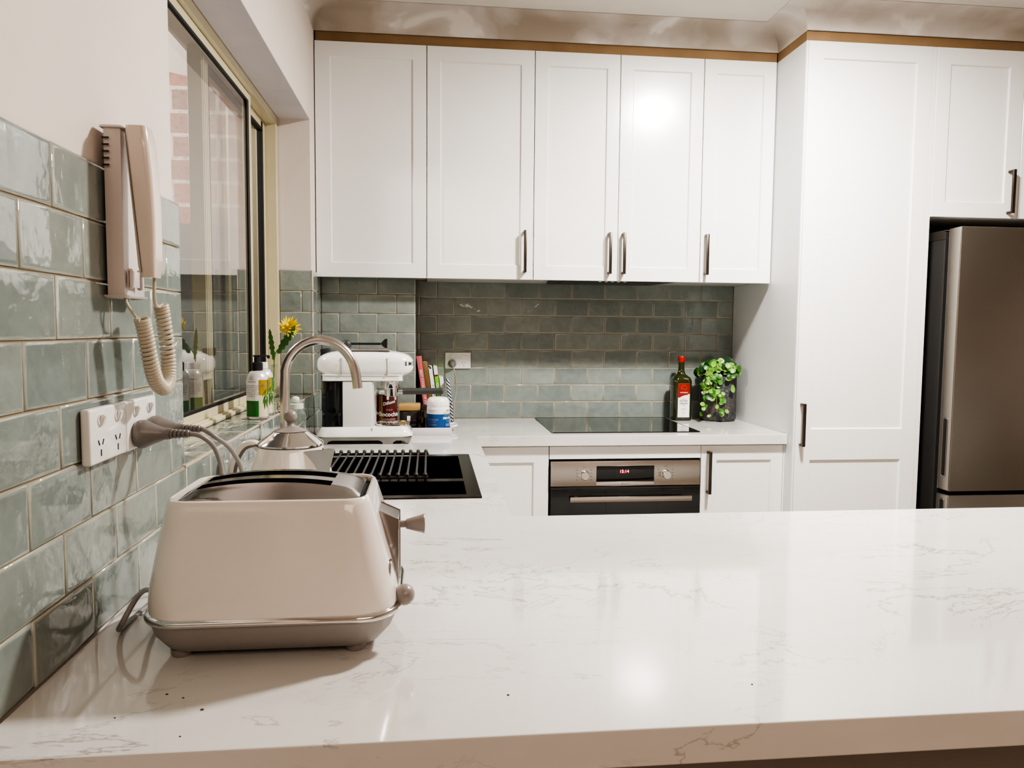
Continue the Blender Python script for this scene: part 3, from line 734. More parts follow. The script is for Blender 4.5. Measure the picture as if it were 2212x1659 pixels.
for vb in (-.0215,.0305):
    lo=[mb.v((tcx+HX*u,TC[1]+.001+vb,.1856)) for u in us]; hi=[mb.v((tcx+HX*u,TC[1]+.001+vb,tz(u,vb)-.0012)) for u in us]
    for i in range(4,20): mb.f([lo[i],lo[i+1],hi[i+1],hi[i]])
build('slot_liner',mb,'black_matte',r,smooth=0)
# trim and base
mb=MB(); mb.loft([rrect(TC[0]+.004,TC[1],.150,.110,.05,.0455,8),rrect(TC[0]+.004,TC[1],.155,.1155,.052,.0475,8),rrect(TC[0]+.004,TC[1],.156,.1165,.052,.052,8),rrect(TC[0]+.004,TC[1],.154,.1145,.052,.0555,8),rrect(TC[0]+.004,TC[1],.150,.111,.05,.0565,8)]); build('chrome_trim',mb,'chrome',r,smooth=60)
mb=MB(); mb.loft([rrect(TC[0]+.002,TC[1],.122,.086,.03,.0085,8),rrect(TC[0]+.002,TC[1],.130,.092,.035,.0105,8),rrect(TC[0]+.003,TC[1],.144,.106,.045,.028,8),rrect(TC[0]+.004,TC[1],.151,.112,.05,.046,8)]); build('base',mb,'base_grey',r,smooth=60)
for sx in (-1,1):
    for sy in (-1,1):
        mb=MB(); mb.lathe([(.011,.0001),(.013,.003),(.013,.0095)],(TC[0]-.002+sx*.105,TC[1]+sy*.074,0)); build('foot',mb,'taupe_plastic',r)
# right end: chrome spine, lever, dial, knob
ys0,ys1=TC[1]-.028,TC[1]+.026
mb=MB(); pr=[(.338,.166),(.3515,.172),(.3935,.1525),(.3935,.056),(.385,.050),(.36,.050)]
mb.pillow([(a,b) for a,b in pr],ys0,ys1,.0012,'xz',2); sp=build('chrome_spine',mb,'toaster_chrome',r,smooth=25)
mb=MB(); mb.lathe([(.0048,.3930),(.0048,.4025)],(0,TC[1],.1385),'x',16); mb.lathe([(.0065,.4020),(.0125,.4240),(.0135,.4260),(.0125,.4275)],(0,TC[1],.1385),'x',20); build('lever',mb,'taupe_plastic',r)
mb=MB(); mb.lathe([(.004,.374),(.004,.395)],(0,TC[1]-.058,.062),'x',14); mb.sphere((.4015,TC[1]-.060,.062),.0135,24,16); build('browning_knob',mb,'taupe_plastic',r)
mb=MB(); mb.lathe([(.0165,.3770),(.0165,.3845),(.0155,.3855),(.013,.3850)],(0,TC[1]-.060,.092),'x',26); dd=build('dial_ring',mb,'chrome',r)
mb=MB(); mb.lathe([(.0125,.3852),(.0120,.3858)],(0,TC[1]-.060,.092),'x',22); build('dial_face',mb,'white_gloss',dd)

# ================================================================== KETTLE
KX,KY=.146,-1.80
r=thing('kettle',(KX,KY,0),'cream enamel kettle with chrome lid and ball knob behind the toaster','kettle')
mb=MB(); mb.lathe([(.080,.0002),(.086,.004),(.086,.016),(.080,.020)],(KX,KY,0),n=40); build('power_base',mb,'base_grey',r)
mb=MB(); mb.lathe([(.088,.0202),(.100,.024),(.102,.032),(.0985,.05),(.0900,.08),(.0805,.11),(.0725,.135),(.0665,.152),(.0655,.1575),(.060,.1585)],(KX,KY,0),n=48); build('body',mb,'cream_gloss',r,smooth=60)
mb=MB(); mb.lathe([(.0640,.1590),(.0670,.1600),(.0672,.1635),(.0640,.1665),(.050,.1765),(.038,.1845),(.0355,.1875),(.030,.1885)],(KX,KY,0),n=48); lid=build('lid',mb,'chrome',r,smooth=50)
mb=MB(); mb.lathe([(.0345,.1888),(.030,.1910),(.016,.1960),(.0075,.2010),(.0065,.2050),(.009,.2078)],(KX,KY,0),n=32); mb.sphere((KX,KY,.2185),.0137,24,16); build('lid_knob',mb,'taupe_plastic',lid,smooth=60)
az=math.radians(-30)
def kp(a,rad,z): return (KX+rad*math.cos(a),KY+rad*math.sin(a),z)
mb=MB()
A=kp(az-.50,.0665,.1525);B=kp(az+.50,.0665,.1525);T=kp(az,.112,.158);D=kp(az,.089,.080)
i0=[kp(az-.44,.066,.1535),kp(az+.44,.066,.1535),kp(az,.098,.1575)]
va,vb,vt,vd=[mb.v(p) for p in (A,B,T,D)]; wa,wb2,wt=[mb.v(p) for p in i0]; wd=mb.v(kp(az,.080,.105))
mb.f([va,vd,vt]); mb.f([vb,vt,vd]); mb.f([wa,wt,wd]); mb.f([wb2,wd,wt]); mb.f([va,vt,wt,wa]); mb.f([vt,vb,wb2,wt])
build('spout',mb,'steel_cast',r,smooth=0)
mb=MB(); hp=smoothpath([(KX-.060,KY+.004,.146),(KX-.075,KY+.006,.160),(KX-.100,KY+.010,.152),(KX-.118,KY+.012,.118),(KX-.122,KY+.012,.080),(KX-.112,KY+.012,.048),(KX-.094,KY+.01,.040)],6)
mb.tube(hp,[.0095]*len(hp),12,flat=1.0); build('handle',mb,'cream_gloss',r,smooth=60)
mb=MB(); hp2=[Vector(p)+Vector((.0065,-.0075,-.002)) for p in hp[4:-4]]; mb.tube(hp2,.0035,8); build('handle_seam',mb,'grey_plastic',r,smooth=60)

# ================================================================== POWER POINTS
def plate(name,center,face,label,plug_slots=(True,True),w=.114,h=.072,d=.0125):
    """face 'x' plate on left wall (local +x out), 'y' plate on back wall facing -y; built local: u across, v up, n out"""
    def m(u,v,n): return (center[0]+n,center[1]+u,center[2]+v) if face=='x' else (center[0]+u,center[1]-n,center[2]+v)
    r=thing(name,center,label,'power point')
    def lb(u0,u1,v0,v1,n0,n1,b):
        mb=MB(); a=m(u0,v0,n0);c=m(u1,v1,n1); mb.box(min(a[0],c[0]),max(a[0],c[0]),min(a[1],c[1]),max(a[1],c[1]),min(a[2],c[2]),max(a[2],c[2]),b,seg=3); return mb
    build('faceplate',lb(-w/2,w/2,-h/2,h/2,.0003,d,min(.0035,d*.3)),'switch_white',r)
    sg=1
    for k,s in enumerate((-1,1)):
        u=s*.0265*sg
        mb=MB()
        if face=='x':
            mb.lathe([(.0085,center[0]+d-.001),(.0085,center[0]+d+.0012),(.007,center[0]+d+.0016)],(0,center[1]+u,center[2]+.020),'x',18)
            t=bmesh.new(); bmesh.ops.create_cube(t,size=1)
            for v in t.verts: v.co=Vector((v.co.x*.006,v.co.y*.0085,v.co.z*.015))
            bmesh.ops.bevel(t,geom=t.edges[:],offset=.0015,segments=2,affect='EDGES')
            mb.merge(t,0,Matrix.Translation((center[0]+d+.0028,center[1]+u,center[2]+.020))@Matrix.Rotation(.32,4,'Y'))
        else:
            mb.lathe([(.0085,center[1]-d+.001),(.0085,center[1]-d-.0012),(.007,center[1]-d-.0022)],(center[0]+u,0,center[2]+.020),'y',18)
        build('switch',mb,'switch_white',r)
        if plug_slots[k]:
            for (du,dv,ang,L) in ((-.0062,.005,.5,.0075),(.0062,.005,-.5,.0075),(0,-.0085,0,.0085)):
                t=bmesh.new(); bmesh.ops.create_cube(t,size=1)
                mb=MB()
                if face=='x':
                    for v in t.verts: v.co=Vector((v.co.x*.0006,v.co.y*.0017,v.co.z*L))
                    mb.merge(t,0,Matrix.Translation((center[0]+d+.0004,center[1]+u+du,center[2]-.014+dv))@Matrix.Rotation(ang*1,4,'X'))
                else:
                    for v in t.verts: v.co=Vector((v.co.x*.0017,v.co.y*.0006,v.co.z*L))
                    mb.merge(t,0,Matrix.Translation((center[0]+u+du,center[1]-d-.0004,center[2]-.014+dv))@Matrix.Rotation(-ang,4,'Y'))
                build('pin_slot',mb,'ink',r,smooth=0)
    return r
plate('power_point',(0.0008,-2.3595,.262),'x','white double power point with empty sockets on tiled wall below the intercom')
plate('power_point',(0.0008,-2.2430,.2615),'x','white double power point holding two grey plugs on the tiled left wall',(False,False))
plate('power_point',(.558,-.0008,.261),'y','white double power point on back wall tiles above the cookbooks',(False,True),d=.008)
def plug(c,axis,label,cable,rad=.0035):
    r=thing('power_plug',c,label,'plug')
    c=Vector(c)
    if axis=='x':
        mb=MB(); mb.lathe([(.0185,c.x),(.0205,c.x+.004),(.0205,c.x+.011),(.0175,c.x+.017),(.0115,c.x+.030),(.0085,c.x+.038),(.0080,c.x+.046)],(0,c.y,c.z),'x',26); build('plug_body',mb,'grey_plastic',r,smooth=50)
        mb=MB()
        for k in range(5): mb.lathe([(.0045,c.x+.0455+k*.0055),(.0072-.0004*k,c.x+.0465+k*.0055),(.0072-.0004*k,c.x+.0495+k*.0055),(.0045,c.x+.0505+k*.0055)],(0,c.y,c.z),'x',14)
        mb.lathe([(.0046,c.x+.045),(.0042,c.x+.074)],(0,c.y,c.z),'x',12)
        build('strain_relief',mb,'grey_plastic',r)
    else:
        mb=MB(); mb.lathe([(.0170,c.y),(.0185,c.y-.004),(.0185,c.y-.011),(.0150,c.y-.019),(.009,c.y-.026),(.006,c.y-.030)],(c.x,0,c.z),'y',26); build('plug_body',mb,'grey_plastic',r,smooth=50)
    mb=MB(); mb.tube(smoothpath(cable,8),rad,10); build('cable',mb,'cable_grey',r,smooth=60)
plug((.0150,-2.2695,.2475),'x','grey plug nearer the camera in the left wall double power point',
     [(.085,-2.2695,.2475),(.104,-2.268,.243),(.120,-2.258,.222),(.128,-2.254,.180),(.120,-2.250,.11),(.095,-2.246,.04),(.085,-2.22,.006),(.095,-2.12,.0045),(.12,-1.96,.0045),(.135,-1.895,.008)])
plug((.0150,-2.2165,.2475),'x','grey plug farther from the camera in the left wall double power point',
     [(.090,-2.2165,.2475),(.110,-2.228,.238),(.130,-2.205,.212),(.140,-2.185,.165),(.12,-2.195,.09),(.07,-2.23,.03),(.035,-2.29,.0055),(.030,-2.38,.005),(.05,-2.43,.030),(.060,-2.405,.055),(.048,-2.335,.04),(.055,-2.31,.022),(.072,-2.33,.020)])
plug((.532,-.0092,.2475),'y','grey plug in the back wall power point above the cookbooks',
     [(.532,-.036,.2475),(.535,-.046,.236),(.544,-.060,.20),(.548,-.10,.165),(.545,-.17,.135),(.536,-.228,.10),(.532,-.238,.05),(.534,-.24,.006)],.003)

# ================================================================== INTERCOM
r=thing('intercom_phone',(0,-2.30,.55),'beige wall intercom handset on the left wall above the power points','intercom')
IY0,IY1,IZ0,IZ1=-2.333,-2.243,.440,.668
mb=MB(); o=[(.0006,IY0),(.010,IY0-.001),(.026,IY0),(.0295,IY0+.002),(.030,IY0+.008),(.028,IY0+.05),(.029,IY1-.012),(.026,IY1-.003),(.0006,IY1)]
mb.pillow(o,IZ0,IZ1,.004,'xy',3); base=build('base_unit',mb,'intercom_grey',r,smooth=35)
mb=MB()
for k in range(5): mb.box(.004,.013,IY0-.0012,IY0-.0004,.650-k*.0088-.0012,.650-k*.0088+.0012)
build('speaker_slot',mb,'ink',base,smooth=0)
mb=MB(); mb.pillow(rr2(.0270,.0345,IZ0+.012,.480,.003),IY0+.008,IY0+.048,.003,'xz',2)
build('cradle_rest',mb,'intercom_grey',r)
# handset: long rounded wedge, its lower end further from the wall
def hs(z0,z1,xoA,xoB,xiA,xiB,w0,w1,name,mat,par):
    mb=MB(); rings=[]; n=14
    for i in range(n+1):
        t=i/n; z=z0+(z1-z0)*t
        e=1-(max(0,abs(2*t-1)-.86)/.14)**2*.22
        xi=xiA+(xiB-xiA)*t; xo=xoA+(xoB-xoA)*t+.004*math.sin(PI*t)
        cy=-2.316; hy=(w0+(w1-w0)*t)*e; cxx=(xi+xo)/2; hx=(xo-xi)/2*(.55+.45*e)
        rings.append([(p[0],p[1],z) for p in rrect(cxx,cy,hx,hy,min(hx,hy)*.55,z,6)])
    mb.loft(rings); return build(name,mb,mat,par,smooth=60)
hd=hs(.468,.668,.0665,.0600,.0450,.0300,.0175,.0200,'handset','intercom_cream',r)
mb=MB(); mb.tube([(.0505,-2.3340,.474),(.0345,-2.3362,.662)],.0006,6); build('handset_seam',mb,'ink_soft',hd)
# coiled cord
path=smoothpath([(.048,-2.330,.412),(.050,-2.322,.385),(.052,-2.313,.350),(.054,-2.300,.325),(.056,-2.279,.3145),(.057,-2.262,.325),(.056,-2.256,.355),(.054,-2.262,.400),(.052,-2.268,.432)],14)
mb=MB(); turns=52; L=len(path); pts=[]; steps=turns*12
T=[(path[min(i+1,L-1)]-path[max(i-1,0)]).normalized() for i in range(L)]
for k in range(steps+1):
    s=k/steps*(L-1); i=min(int(s),L-2); f_=s-i; p=path[i].lerp(path[i+1],f_); t=T[i].lerp(T[i+1],f_).normalized()
    nn=t.cross(Vector((1,0,0))).normalized(); bb=t.cross(nn); a=2*PI*k/12
    pts.append(p+(nn*math.cos(a)+bb*math.sin(a))*.0082)
mb.tube(pts,.0028,7)
mb.tube(smoothpath([(.022,-2.318,.441),(.026,-2.319,.430),(.036,-2.318,.414),pts[0]],5),.0020,8)
mb.tube(smoothpath([(.058,-2.309,.470),(.057,-2.309,.450),(.055,-2.300,.434),(.054,-2.285,.430),pts[-1]],5),.0024,8)
build('coiled_cord',mb,'cord_cream',r,smooth=60)

# ================================================================== ESPRESSO MACHINE
EY0,EY1=-.752,-.602
r=thing('espresso_machine',(.205,-.68,0),'white retro espresso machine with rounded head on bench in back left corner','coffee machine')
def sgn(a,p): return math.copysign(abs(a)**p,a)
HCX,HL,HCZ,HH,HCY,HD=.2085,.1675,.2745,.0515,(EY0+EY1)/2,.0755
def hsz(t,n): return max(.0,1-abs(t)**n)**(1/n)
mb=MB(); rings=[]
for k in range(41):
    t=-math.cos(PI*k/40)*.9995; h=HH*hsz(t,2.9); d=HD*hsz(t,3.6)
    rings.append([(HCX+HL*t,HCY+d*sgn(math.cos(a),.62),HCZ+h*sgn(math.sin(a),.74 if math.sin(a)>0 else .55)) for a in [2*PI*q/48 for q in range(48)]])
mb.loft(rings); head=build('head',mb,'white_gloss',r,smooth=75)
hp_=[]; L0=0; prev=None
for k in range(400):
    t=.62+.38*k/399; p=(HCX+HL*t,HCY-HD*hsz(t,3.6))
    if prev: L0+=math.hypot(p[0]-prev[0],p[1]-prev[1])
    hp_.append((L0,p)); prev=p
def headpt(s_,z):
    q=hp_[-1]
    for w in hp_:
        if w[0]>=s_: q=w; break
    x,y=q[1]; e=max(0,s_-q[0])
    t=(x-HCX)/HL; f=1-(abs(z-HCZ)/HH)**6*.02
    return (x+.0012*max(0,abs(t)-.6)/.4,y-.0009+e,z)
mb=MB(); mb.pillow([(p[0],p[1]) for p in rr2(.060,.341,EY0+.004,EY1-.003,.02)],.2190,.242,.003,'xy',2); build('head_skirt',mb,'white_gloss',r,smooth=50)
mb=MB(); 
for x in (.130,.287):
    mb=MB(); mb.box(x-.0004,x+.0004,EY0-.0009,EY0+.010,.240,.300); build('panel_seam',mb,'ink_soft',head,smooth=0)
mb=MB(); mb.pillow(rr2(.15,.30,EY0+.02,EY1-.02,.01),.3256,.3285,.001,'xy',1); build('cup_warmer_plate',mb,'chrome',r)
mb=MB(); mb.box(.052,.075,EY0+.06,EY1,.300,.3285,.002); build('tank_lid',mb,'black_plastic',r)
mb=MB(); mb.box(.133,.2345,EY0+.006,EY1-.006,.058,.2175,.003); mb.box(.2347,.24,EY0+.012,EY1-.012,.058,.2175); build('column',mb,'white_satin',r)
mb=MB(); mb.pillow(rr2(.058,.131,EY0+.008,EY1-.008,.022),.060,.2162,.002,'xy',1); tk=build('water_tank',mb,'smoke_glass',r)
mb=MB(); mb.pillow(rr2(.061,.128,EY0+.011,EY1-.011,.02),.062,.1,.002,'xy',1); mb.box(.062,.127,EY0+.013,EY1-.012,.1005,.108); build('tank_foot',mb,'dark_grey',tk)
mb=MB(); mb.pillow(rr2(.066,.123,EY0+.03,EY1-.015,.02),.115,.2155,.002,'xy',1); build('tank_inner',mb,simple('tank_blue',(.02,.03,.042),.2),tk)
# base
mb=MB(); mb.loft([rrect(.206,-.677,.161,.078,.03,.0235),rrect(.206,-.677,.1665,.082,.034,.027),rrect(.206,-.677,.1665,.082,.034,.034),rrect(.205,-.677,.150,.073,.03,.0575),rrect(.205,-.677,.146,.070,.028,.0588)]); build('base',mb,'white_gloss',r,smooth=40)
mb=MB(); mb.box(.2335,.2343,EY0-.0035,EY0+.02,.026,.0575); build('tray_seam',mb,'ink_soft',r,smooth=0)
mb=MB(); o=[(.047,.0233),(.053,.0002),(.079,.0002),(.086,.010),(.098,.0132),(.255,.0132),(.266,.0095),(.272,.0002),(.303,.0002),(.309,.008),(.318,.0125),(.345,.0125),(.350,.003),(.362,.003),(.365,.0125),(.3715,.0233)]
mb.pillow(o,-.757,-.599,.0008,'xz',1); build('metal_foot_plate',mb,'steel_cast',r,smooth=20)
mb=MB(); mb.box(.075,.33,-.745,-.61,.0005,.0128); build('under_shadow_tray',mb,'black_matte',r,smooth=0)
mb=MB(); mb.pillow(rr2(.243,.362,EY0+.012,EY1-.012,.045),.0589,.0665,.002,'xy',2); build('drip_tray',mb,'chrome',r,smooth=40)
mb=MB(); mb.lathe([(.0345,.190),(.0355,.193),(.0355,.2164)],(.294,-.677,0),n=32); build('group_head',mb,'chrome',r)
mb=MB(); mb.lathe([(.0185,.160),(.0235,.163),(.0245,.170),(.0265,.1898)],(.297,-.677,0),n=32); pf=build('portafilter',mb,'chrome',r,smooth=50)
mb=MB(); mb.tube([(.318,-.677,.1735),(.342,-.677,.1735)],.0035,10); mb.tube([(.318,-.677,.182),(.342,-.677,.182)],.003,10); build('handle_neck',mb,'chrome',pf)
mb=MB(); mb.lathe([(.010,.337),(.0125,.339),(.0118,.343),(.0112,.46),(.0120,.478),(.010,.481)],(0,-.677,.1785),'x',22); build('portafilter_handle',mb,'dark_grey',pf)
mb=MB(); mb.tube([(.284,-.677,.1605),(.284,-.677,.148)],.004,8); mb.tube([(.310,-.677,.1605),(.310,-.677,.148)],.004,8); build('coffee_spout',mb,'chrome',pf)
# brand letters wrap round the front end
def headmap(u,v):
    s=.352+.0+u
    # follow the rounded end: angle from flat side to front
    a=(u+.0)/.040
    return (.343+.0335*math.sin(a)+.0,-.7195-.0325*math.cos(a)-.0012 if a<PI/2 else -.7195+(a-PI/2)*.04,.283+v)
text('SMEG',.019,lambda u,v:headpt(.0350+u,.2790+v),'ink',head,ax='LEFT',bold=.0004,space=1.6)
text('SMEG',.008,lambda u,v:(.115+u,EY0-.0011,.272+v),'grey_label',head)
# coffee scoop on top
r=thing('coffee_scoop',(.21,-.70,.333),'black coffee scoop and tamper lying on top of the espresso machine','scoop')
mb=MB(); mb.sphere((.144,-.705,.3455),.0165,20,12,sc=(1.05,.9,1)); build('scoop_bowl',mb,'dark_grey',r,smooth=60)
mb=MB(); mb.tube([(.155,-.705,.3475),(.262,-.705,.3478)],.0042,10); build('scoop_handle',mb,'black_plastic',r)
mb=MB(); mb.pillow([(.284,.3665),(.284,.3325),(.276,.3345),(.268,.3405),(.263,.347),(.264,.352),(.270,.358),(.276,.364)],-.716,-.694,.002,'xz',2); build('tamper_end',mb,'black_plastic',r)
mb=MB()
for dx,dy in ((.272,-.7),(.278,-.71),(.281,-.695)): mb.sphere((dx,dy,.3315),.0028,10,6)
build('chrome_pin',mb,'chrome',r)

# ================================================================== TRAY AND PANTRY GOODS
r=thing('serving_tray',(.40,-.42,0),'white rectangular tray holding jars and tins right of the espresso machine','tray')
tX0,tX1,tY0,tY1=.205,.516,-.545,-.300
mb=MB(); mb.box(tX0,tX1,tY0,tY1,.0005,.005); mb.box(tX0,tX1,tY0,tY0+.005,.005,.0285,.001); mb.box(tX0,tX1,tY1-.005,tY1,.005,.0285,.001); mb.box(tX0,tX0+.005,tY0+.005,tY1-.005,.005,.0285); mb.box(tX1-.005,tX1,tY0+.005,tY1-.005,.005,.0285)
build('tray_body',mb,simple('tray_white',(.62,.61,.63),.35),r)
mb=MB(); mb.tube(smoothpath([(.5155,-.455,.022),(.528,-.455,.024),(.5385,-.440,.0245),(.5390,-.385,.0245),(.528,-.370,.024),(.5155,-.370,.022)],5),.0042,10); build('loop_handle',mb,'white_gloss',r,smooth=60)
TZ=.0054
# fish oil jar
def cyl_map(cx,cy,rad,a0,z0): return lambda u,v:(cx+rad*math.sin(a0+u/rad),cy-rad*math.cos(a0+u/rad),z0+v)
def cylpatch(mb,cx,cy,rad,a0,a1,z0,z1,n=20):
    A=[a0+(a1-a0)*i/n for i in range(n+1)]
    lo=[mb.v((cx+rad*math.sin(a),cy-rad*math.cos(a),z0)) for a in A]; hi=[mb.v((cx+rad*math.sin(a),cy-rad*math.cos(a),z1)) for a in A]
    for i in range(n): mb.f([lo[i],lo[i+1],hi[i+1],hi[i]])
jx,jy=.4655,-.494
r=thing('supplement_jar',(jx,jy,TZ),'white plastic fish oil jar with blue label on the tray','jar')
mb=MB(); mb.lathe([(.040,TZ),(.0432,.009),(.0432,.104),(.0405,.108)],(jx,jy,0),n=40); build('jar_body',mb,'white_gloss',r,smooth=50)
mb=MB(); mb.lathe([(.0425,.1062),(.0435,.108),(.0435,.122),(.0400,.134),(.033,.1405),(.020,.1425)],(jx,jy,0),n=40); build('jar_lid',mb,'white_gloss',r,smooth=50)
mb=MB(); cylpatch(mb,jx,jy,.0436,-PI*.95,PI*.95,.010,.079,60); build('label_band',mb,'blue_label',r)
mb=MB(); cylpatch(mb,jx,jy,.0437,-PI*.95,PI*.95,.079,.098,60); build('label_band',mb,'paper_white',r)
A_=math.radians(52)
text('ODOURLESS',.0062,cyl_map(jx,jy,.0440,A_,.0745),'leaf_pale',r)
text('FISH OIL',.0115,cyl_map(jx,jy,.0440,A_,.0630),'white_ink',r,bold=.0004)
text('1000',.0062,cyl_map(jx,jy,.0440,A_,.0515),'leaf_pale',r)
text('one a day\ncapsules\n\n400 capsules',.0052,cyl_map(jx,jy,.0440,A_,.032),'white_ink',r)
text("Nature's Own",.0068,cyl_map(jx,jy,.0441,A_,.0845),'ink',r)
mb=MB(); cylpatch(mb,jx,jy,.0441,A_-.12,A_+.22,.0895,.0945,6); build('sun_emblem',mb,'gold_label',r)
text('Warning: always read the label.\nUse only as directed. If symptoms\npersist see your doctor.',.0034,cyl_map(jx,jy,.0441,math.radians(-38),.090),'ink_soft',r)
text('Odourless fish oil is a natural\nsource of omega-3 fatty acids\n\nStore below 30 C\n\nDirections: adults take\none capsule daily',.0040,cyl_map(jx,jy,.0440,math.radians(-32),.048),'grey_label',r)
# chocolate tin + second tin
def tin(cx,cy,rad,h,lab,front,mat='maroon'):
    r=thing('drinking_chocolate_tin',(cx,cy,TZ),lab,'tin','drinking chocolate tins on the tray')
    mb=MB(); mb.lathe([(rad,TZ),(rad,h)],(cx,cy,0),n=36); build('tin_body',mb,mat,r)
    mb=MB(); mb.lathe([(rad*.98,h+.0002),(rad*1.02,h+.001),(rad*1.02,h+.010),(rad*.96,h+.012)],(cx,cy,0),n=36); build('tin_lid',mb,'white_gloss' if front else 'nickel',r)
    if not front:
        a=math.radians(25)
        text('Original',.0080,cyl_map(cx,cy,rad+.0006,a,h-.050),'pink_ink',r); text('Chocochino',.020,cyl_map(cx,cy,rad+.0006,a,h-.068),'white_ink',r)
    if front:
        a=math.radians(8)
        text('Dillons',.017,lambda u,v,a=a:cyl_map(cx,cy,rad+.0006,a,h-.030)(u,v+.25*u),'white_ink',r,bold=.0002)
        text('Original',.0080,cyl_map(cx,cy,rad+.0006,a,h-.056),'pink_ink',r)
        text('Chocochino',.0225,cyl_map(cx,cy,rad+.0006,a,h-.074),'white_ink',r,bold=.0004)
        text('DRINKING CHOCOLATE',.0048,cyl_map(cx,cy,rad+.0006,a,h-.092),'white_ink',r)
        mb=MB(); cylpatch(mb,cx,cy,rad+.0006,a-.10,a+.35,.022,.036,8); build('cup_picture',mb,'pink_ink',r)
        mb=MB(); cylpatch(mb,cx,cy,rad+.0004,-.85,-.62,.008,h-.002,6); build('gold_stripe',mb,'gold_label',r)
    return r
tin(.2770,-.5035,.0345,.153,'maroon drinking chocolate tin with white script behind the portafilter',True)
tin(.2450,-.395,.0335,.140,'second maroon tin half hidden behind the espresso machine column',False)
# bamboo lidded canister
r=thing('canister',(.347,-.40,TZ),'square glass canister with bamboo lid behind the drip tray','canister')
mb=MB(); mb.box(.316,.392,-.438,-.345,TZ,.082,.004); build('glass_box',mb,simple('canister_dark',(.035,.030,.026),.12,0,.6),r)
mb=MB(); mb.box(.312,.396,-.442,-.341,.0825,.105,.003); build('bamboo_lid',mb,'bamboo',r)
mb=MB(); mb.box(.345,.358,-.4386,-.4383,.040,.062); build('paper_label',mb,'paper_white',r,smooth=0)
r=thing('spice_bottle',(.405,-.46,TZ),'small dark brown bottle left of the fish oil jar','bottle')
mb=MB(); mb.lathe([(.0135,TZ),(.0145,.008),(.0145,.058),(.008,.064),(.008,.07)],(.4035,-.47,0),n=20); build('bottle_body',mb,simple('amber_dark',(.03,.012,.006),.12,0,.4),r)
mb=MB(); mb.lathe([(.0095,.0702),(.0095,.084),(.008,.0855)],(.4035,-.47,0),n=18); build('bottle_cap',mb,'black_plastic',r)
r=thing('tea_box',(.3,-.34,TZ),'dark brown tea box in the tray behind the bamboo lidded canister','box')
mb=MB(); mb.box(.400,.455,-.36,-.31,TZ,.095,.001); build('carton',mb,simple('dark_carton',(.035,.018,.014),.5),r)
mb=MB(); mb.box(.408,.447,-.3606,-.3603,.045,.075); build('carton_label',mb,simple('carton_label',(.10,.07,.05),.5),r)

# ================================================================== COOKBOOKS
def book(x0,th,z0,h,d,lean,mat,label,txt=None,tmat='white_ink',tsize=.01,y=-.16,extra=None):
    """spine faces the camera (-y), leans to the left by angle lean"""
    r=thing('cookbook',(x0,y+d/2,.0),label,'book','cookbooks on the back bench')
    r.rotation_euler=(0,-lean,0)
    # local coords: base corner at x=0, z from 0
    def lb(name,ax0,ax1,ay0,ay1,az0,az1,m,b=.0008,par=r):
        mb=MB(); mb.box(ax0,ax1,ay0,ay1,az0,az1,b); return build(name,mb,m,par,local=True)
    c=lb('cover',0,th,-d/2,-d/2+.004,0,h,mat,.0012); lb('cover_board',0,.0018,-d/2+.004,d/2,0,h,mat,.0004); lb('cover_board',th-.0018,th,-d/2+.004,d/2,0,h,mat,.0004)
    lb('pages',.0019,th-.0019,-d/2+.0041,d/2-.003,.003,h-.003,'pages',0)
    if extra:
        for (e0,e1,m) in extra: lb('spine_band',.0006,th-.0006,-d/2-.0005,-d/2-.0001,e0,e1,m,0)
    if txt:
        cu=text(txt,tsize,lambda u,v:(th/2+v,-d/2-.0008,h*.50-u),tmat,None,name='spine_title'); cu.parent=r
    return r
bz=.0
L_=.145
book(.4165,.0215,0,.286,.19,L_,'pink_cover','tall pink cookbook leaning beside the nib wall','BEST COOKING OF ITALY',tsize=.0145,y=-.15)
book(.4395,.0200,0,.262,.17,L_,'brown_cover','mottled brown cookbook between the pink and the white spotted book',y=-.148)
book(.4600,.0165,0,.245,.17,.14,'spotted','black and white patterned cookbook left of the green one','MY KITCHEN STORIES',tmat='ink',tsize=.0085,y=-.15,extra=[(.05,.232,'paper_white')])
book(.4775,.0165,0,.246,.16,.125,'green_cover','bright green cookbook spine with a red and white top','QUICK LEAN',tmat='white_ink',tsize=.0165,y=-.152,extra=[(.207,.244,'paper_white'),(.200,.207,'red_label')])
book(.4960,.0175,0,.198,.15,.12,'paper_white','short white book right of the green cookbook','SALADS',tmat='ink_soft',tsize=.010,y=-.155)
r=thing('striped_folder',(.53,-.15,0),'navy and white diagonally striped folder leaning at the right end of the books','folder')
r.rotation_euler=(0,-.13,0)
mb=MB(); mb.box(-.0135,0.0,-.055,.055,0,.188,.001); build('folder_cover',mb,'stripe',r,local=True)
r.location=(.5390,-.15,.0)

# ================================================================== OIL BOTTLE, PLANT
bx,by=1.560,-.095
r=thing('olive_oil_bottle',(bx,by,0),'tall dark green olive oil bottle with red cap and white label by the plant','bottle')
mb=MB(); rings=[]
for z,hw,rad in ((.0003,.036,.012),(.003,.0395,.014),(.150,.0405,.015),(.178,.0400,.016),(.192,.0360,.018),(.201,.0270,.02),(.208,.0190,.018),(.220,.0150,.0149),(.238,.0132,.0131),(.252,.0125,.0124),(.2525,.0140,.0139),(.256,.0140,.0139),(.2565,.0125,.0124),(.262,.0125,.0124)):
    hw*=1.06 if hw>.02 else 1
    rings.append(rrect(bx,by,hw,hw*.85 if hw>.02 else hw,min(rad,hw*.89),z,6))
mb.loft(rings); build('bottle_glass',mb,'olive_bottle',r,smooth=50)
mb=MB(); mb.lathe([(.0145,.2622),(.0150,.264),(.0150,.286),(.0138,.2885)],(bx,by,0),n=28); build('cap',mb,'red_cap',r)
fy=by-.0405*.905-.0008; lx0,lx1=bx-.0245,bx+.0285
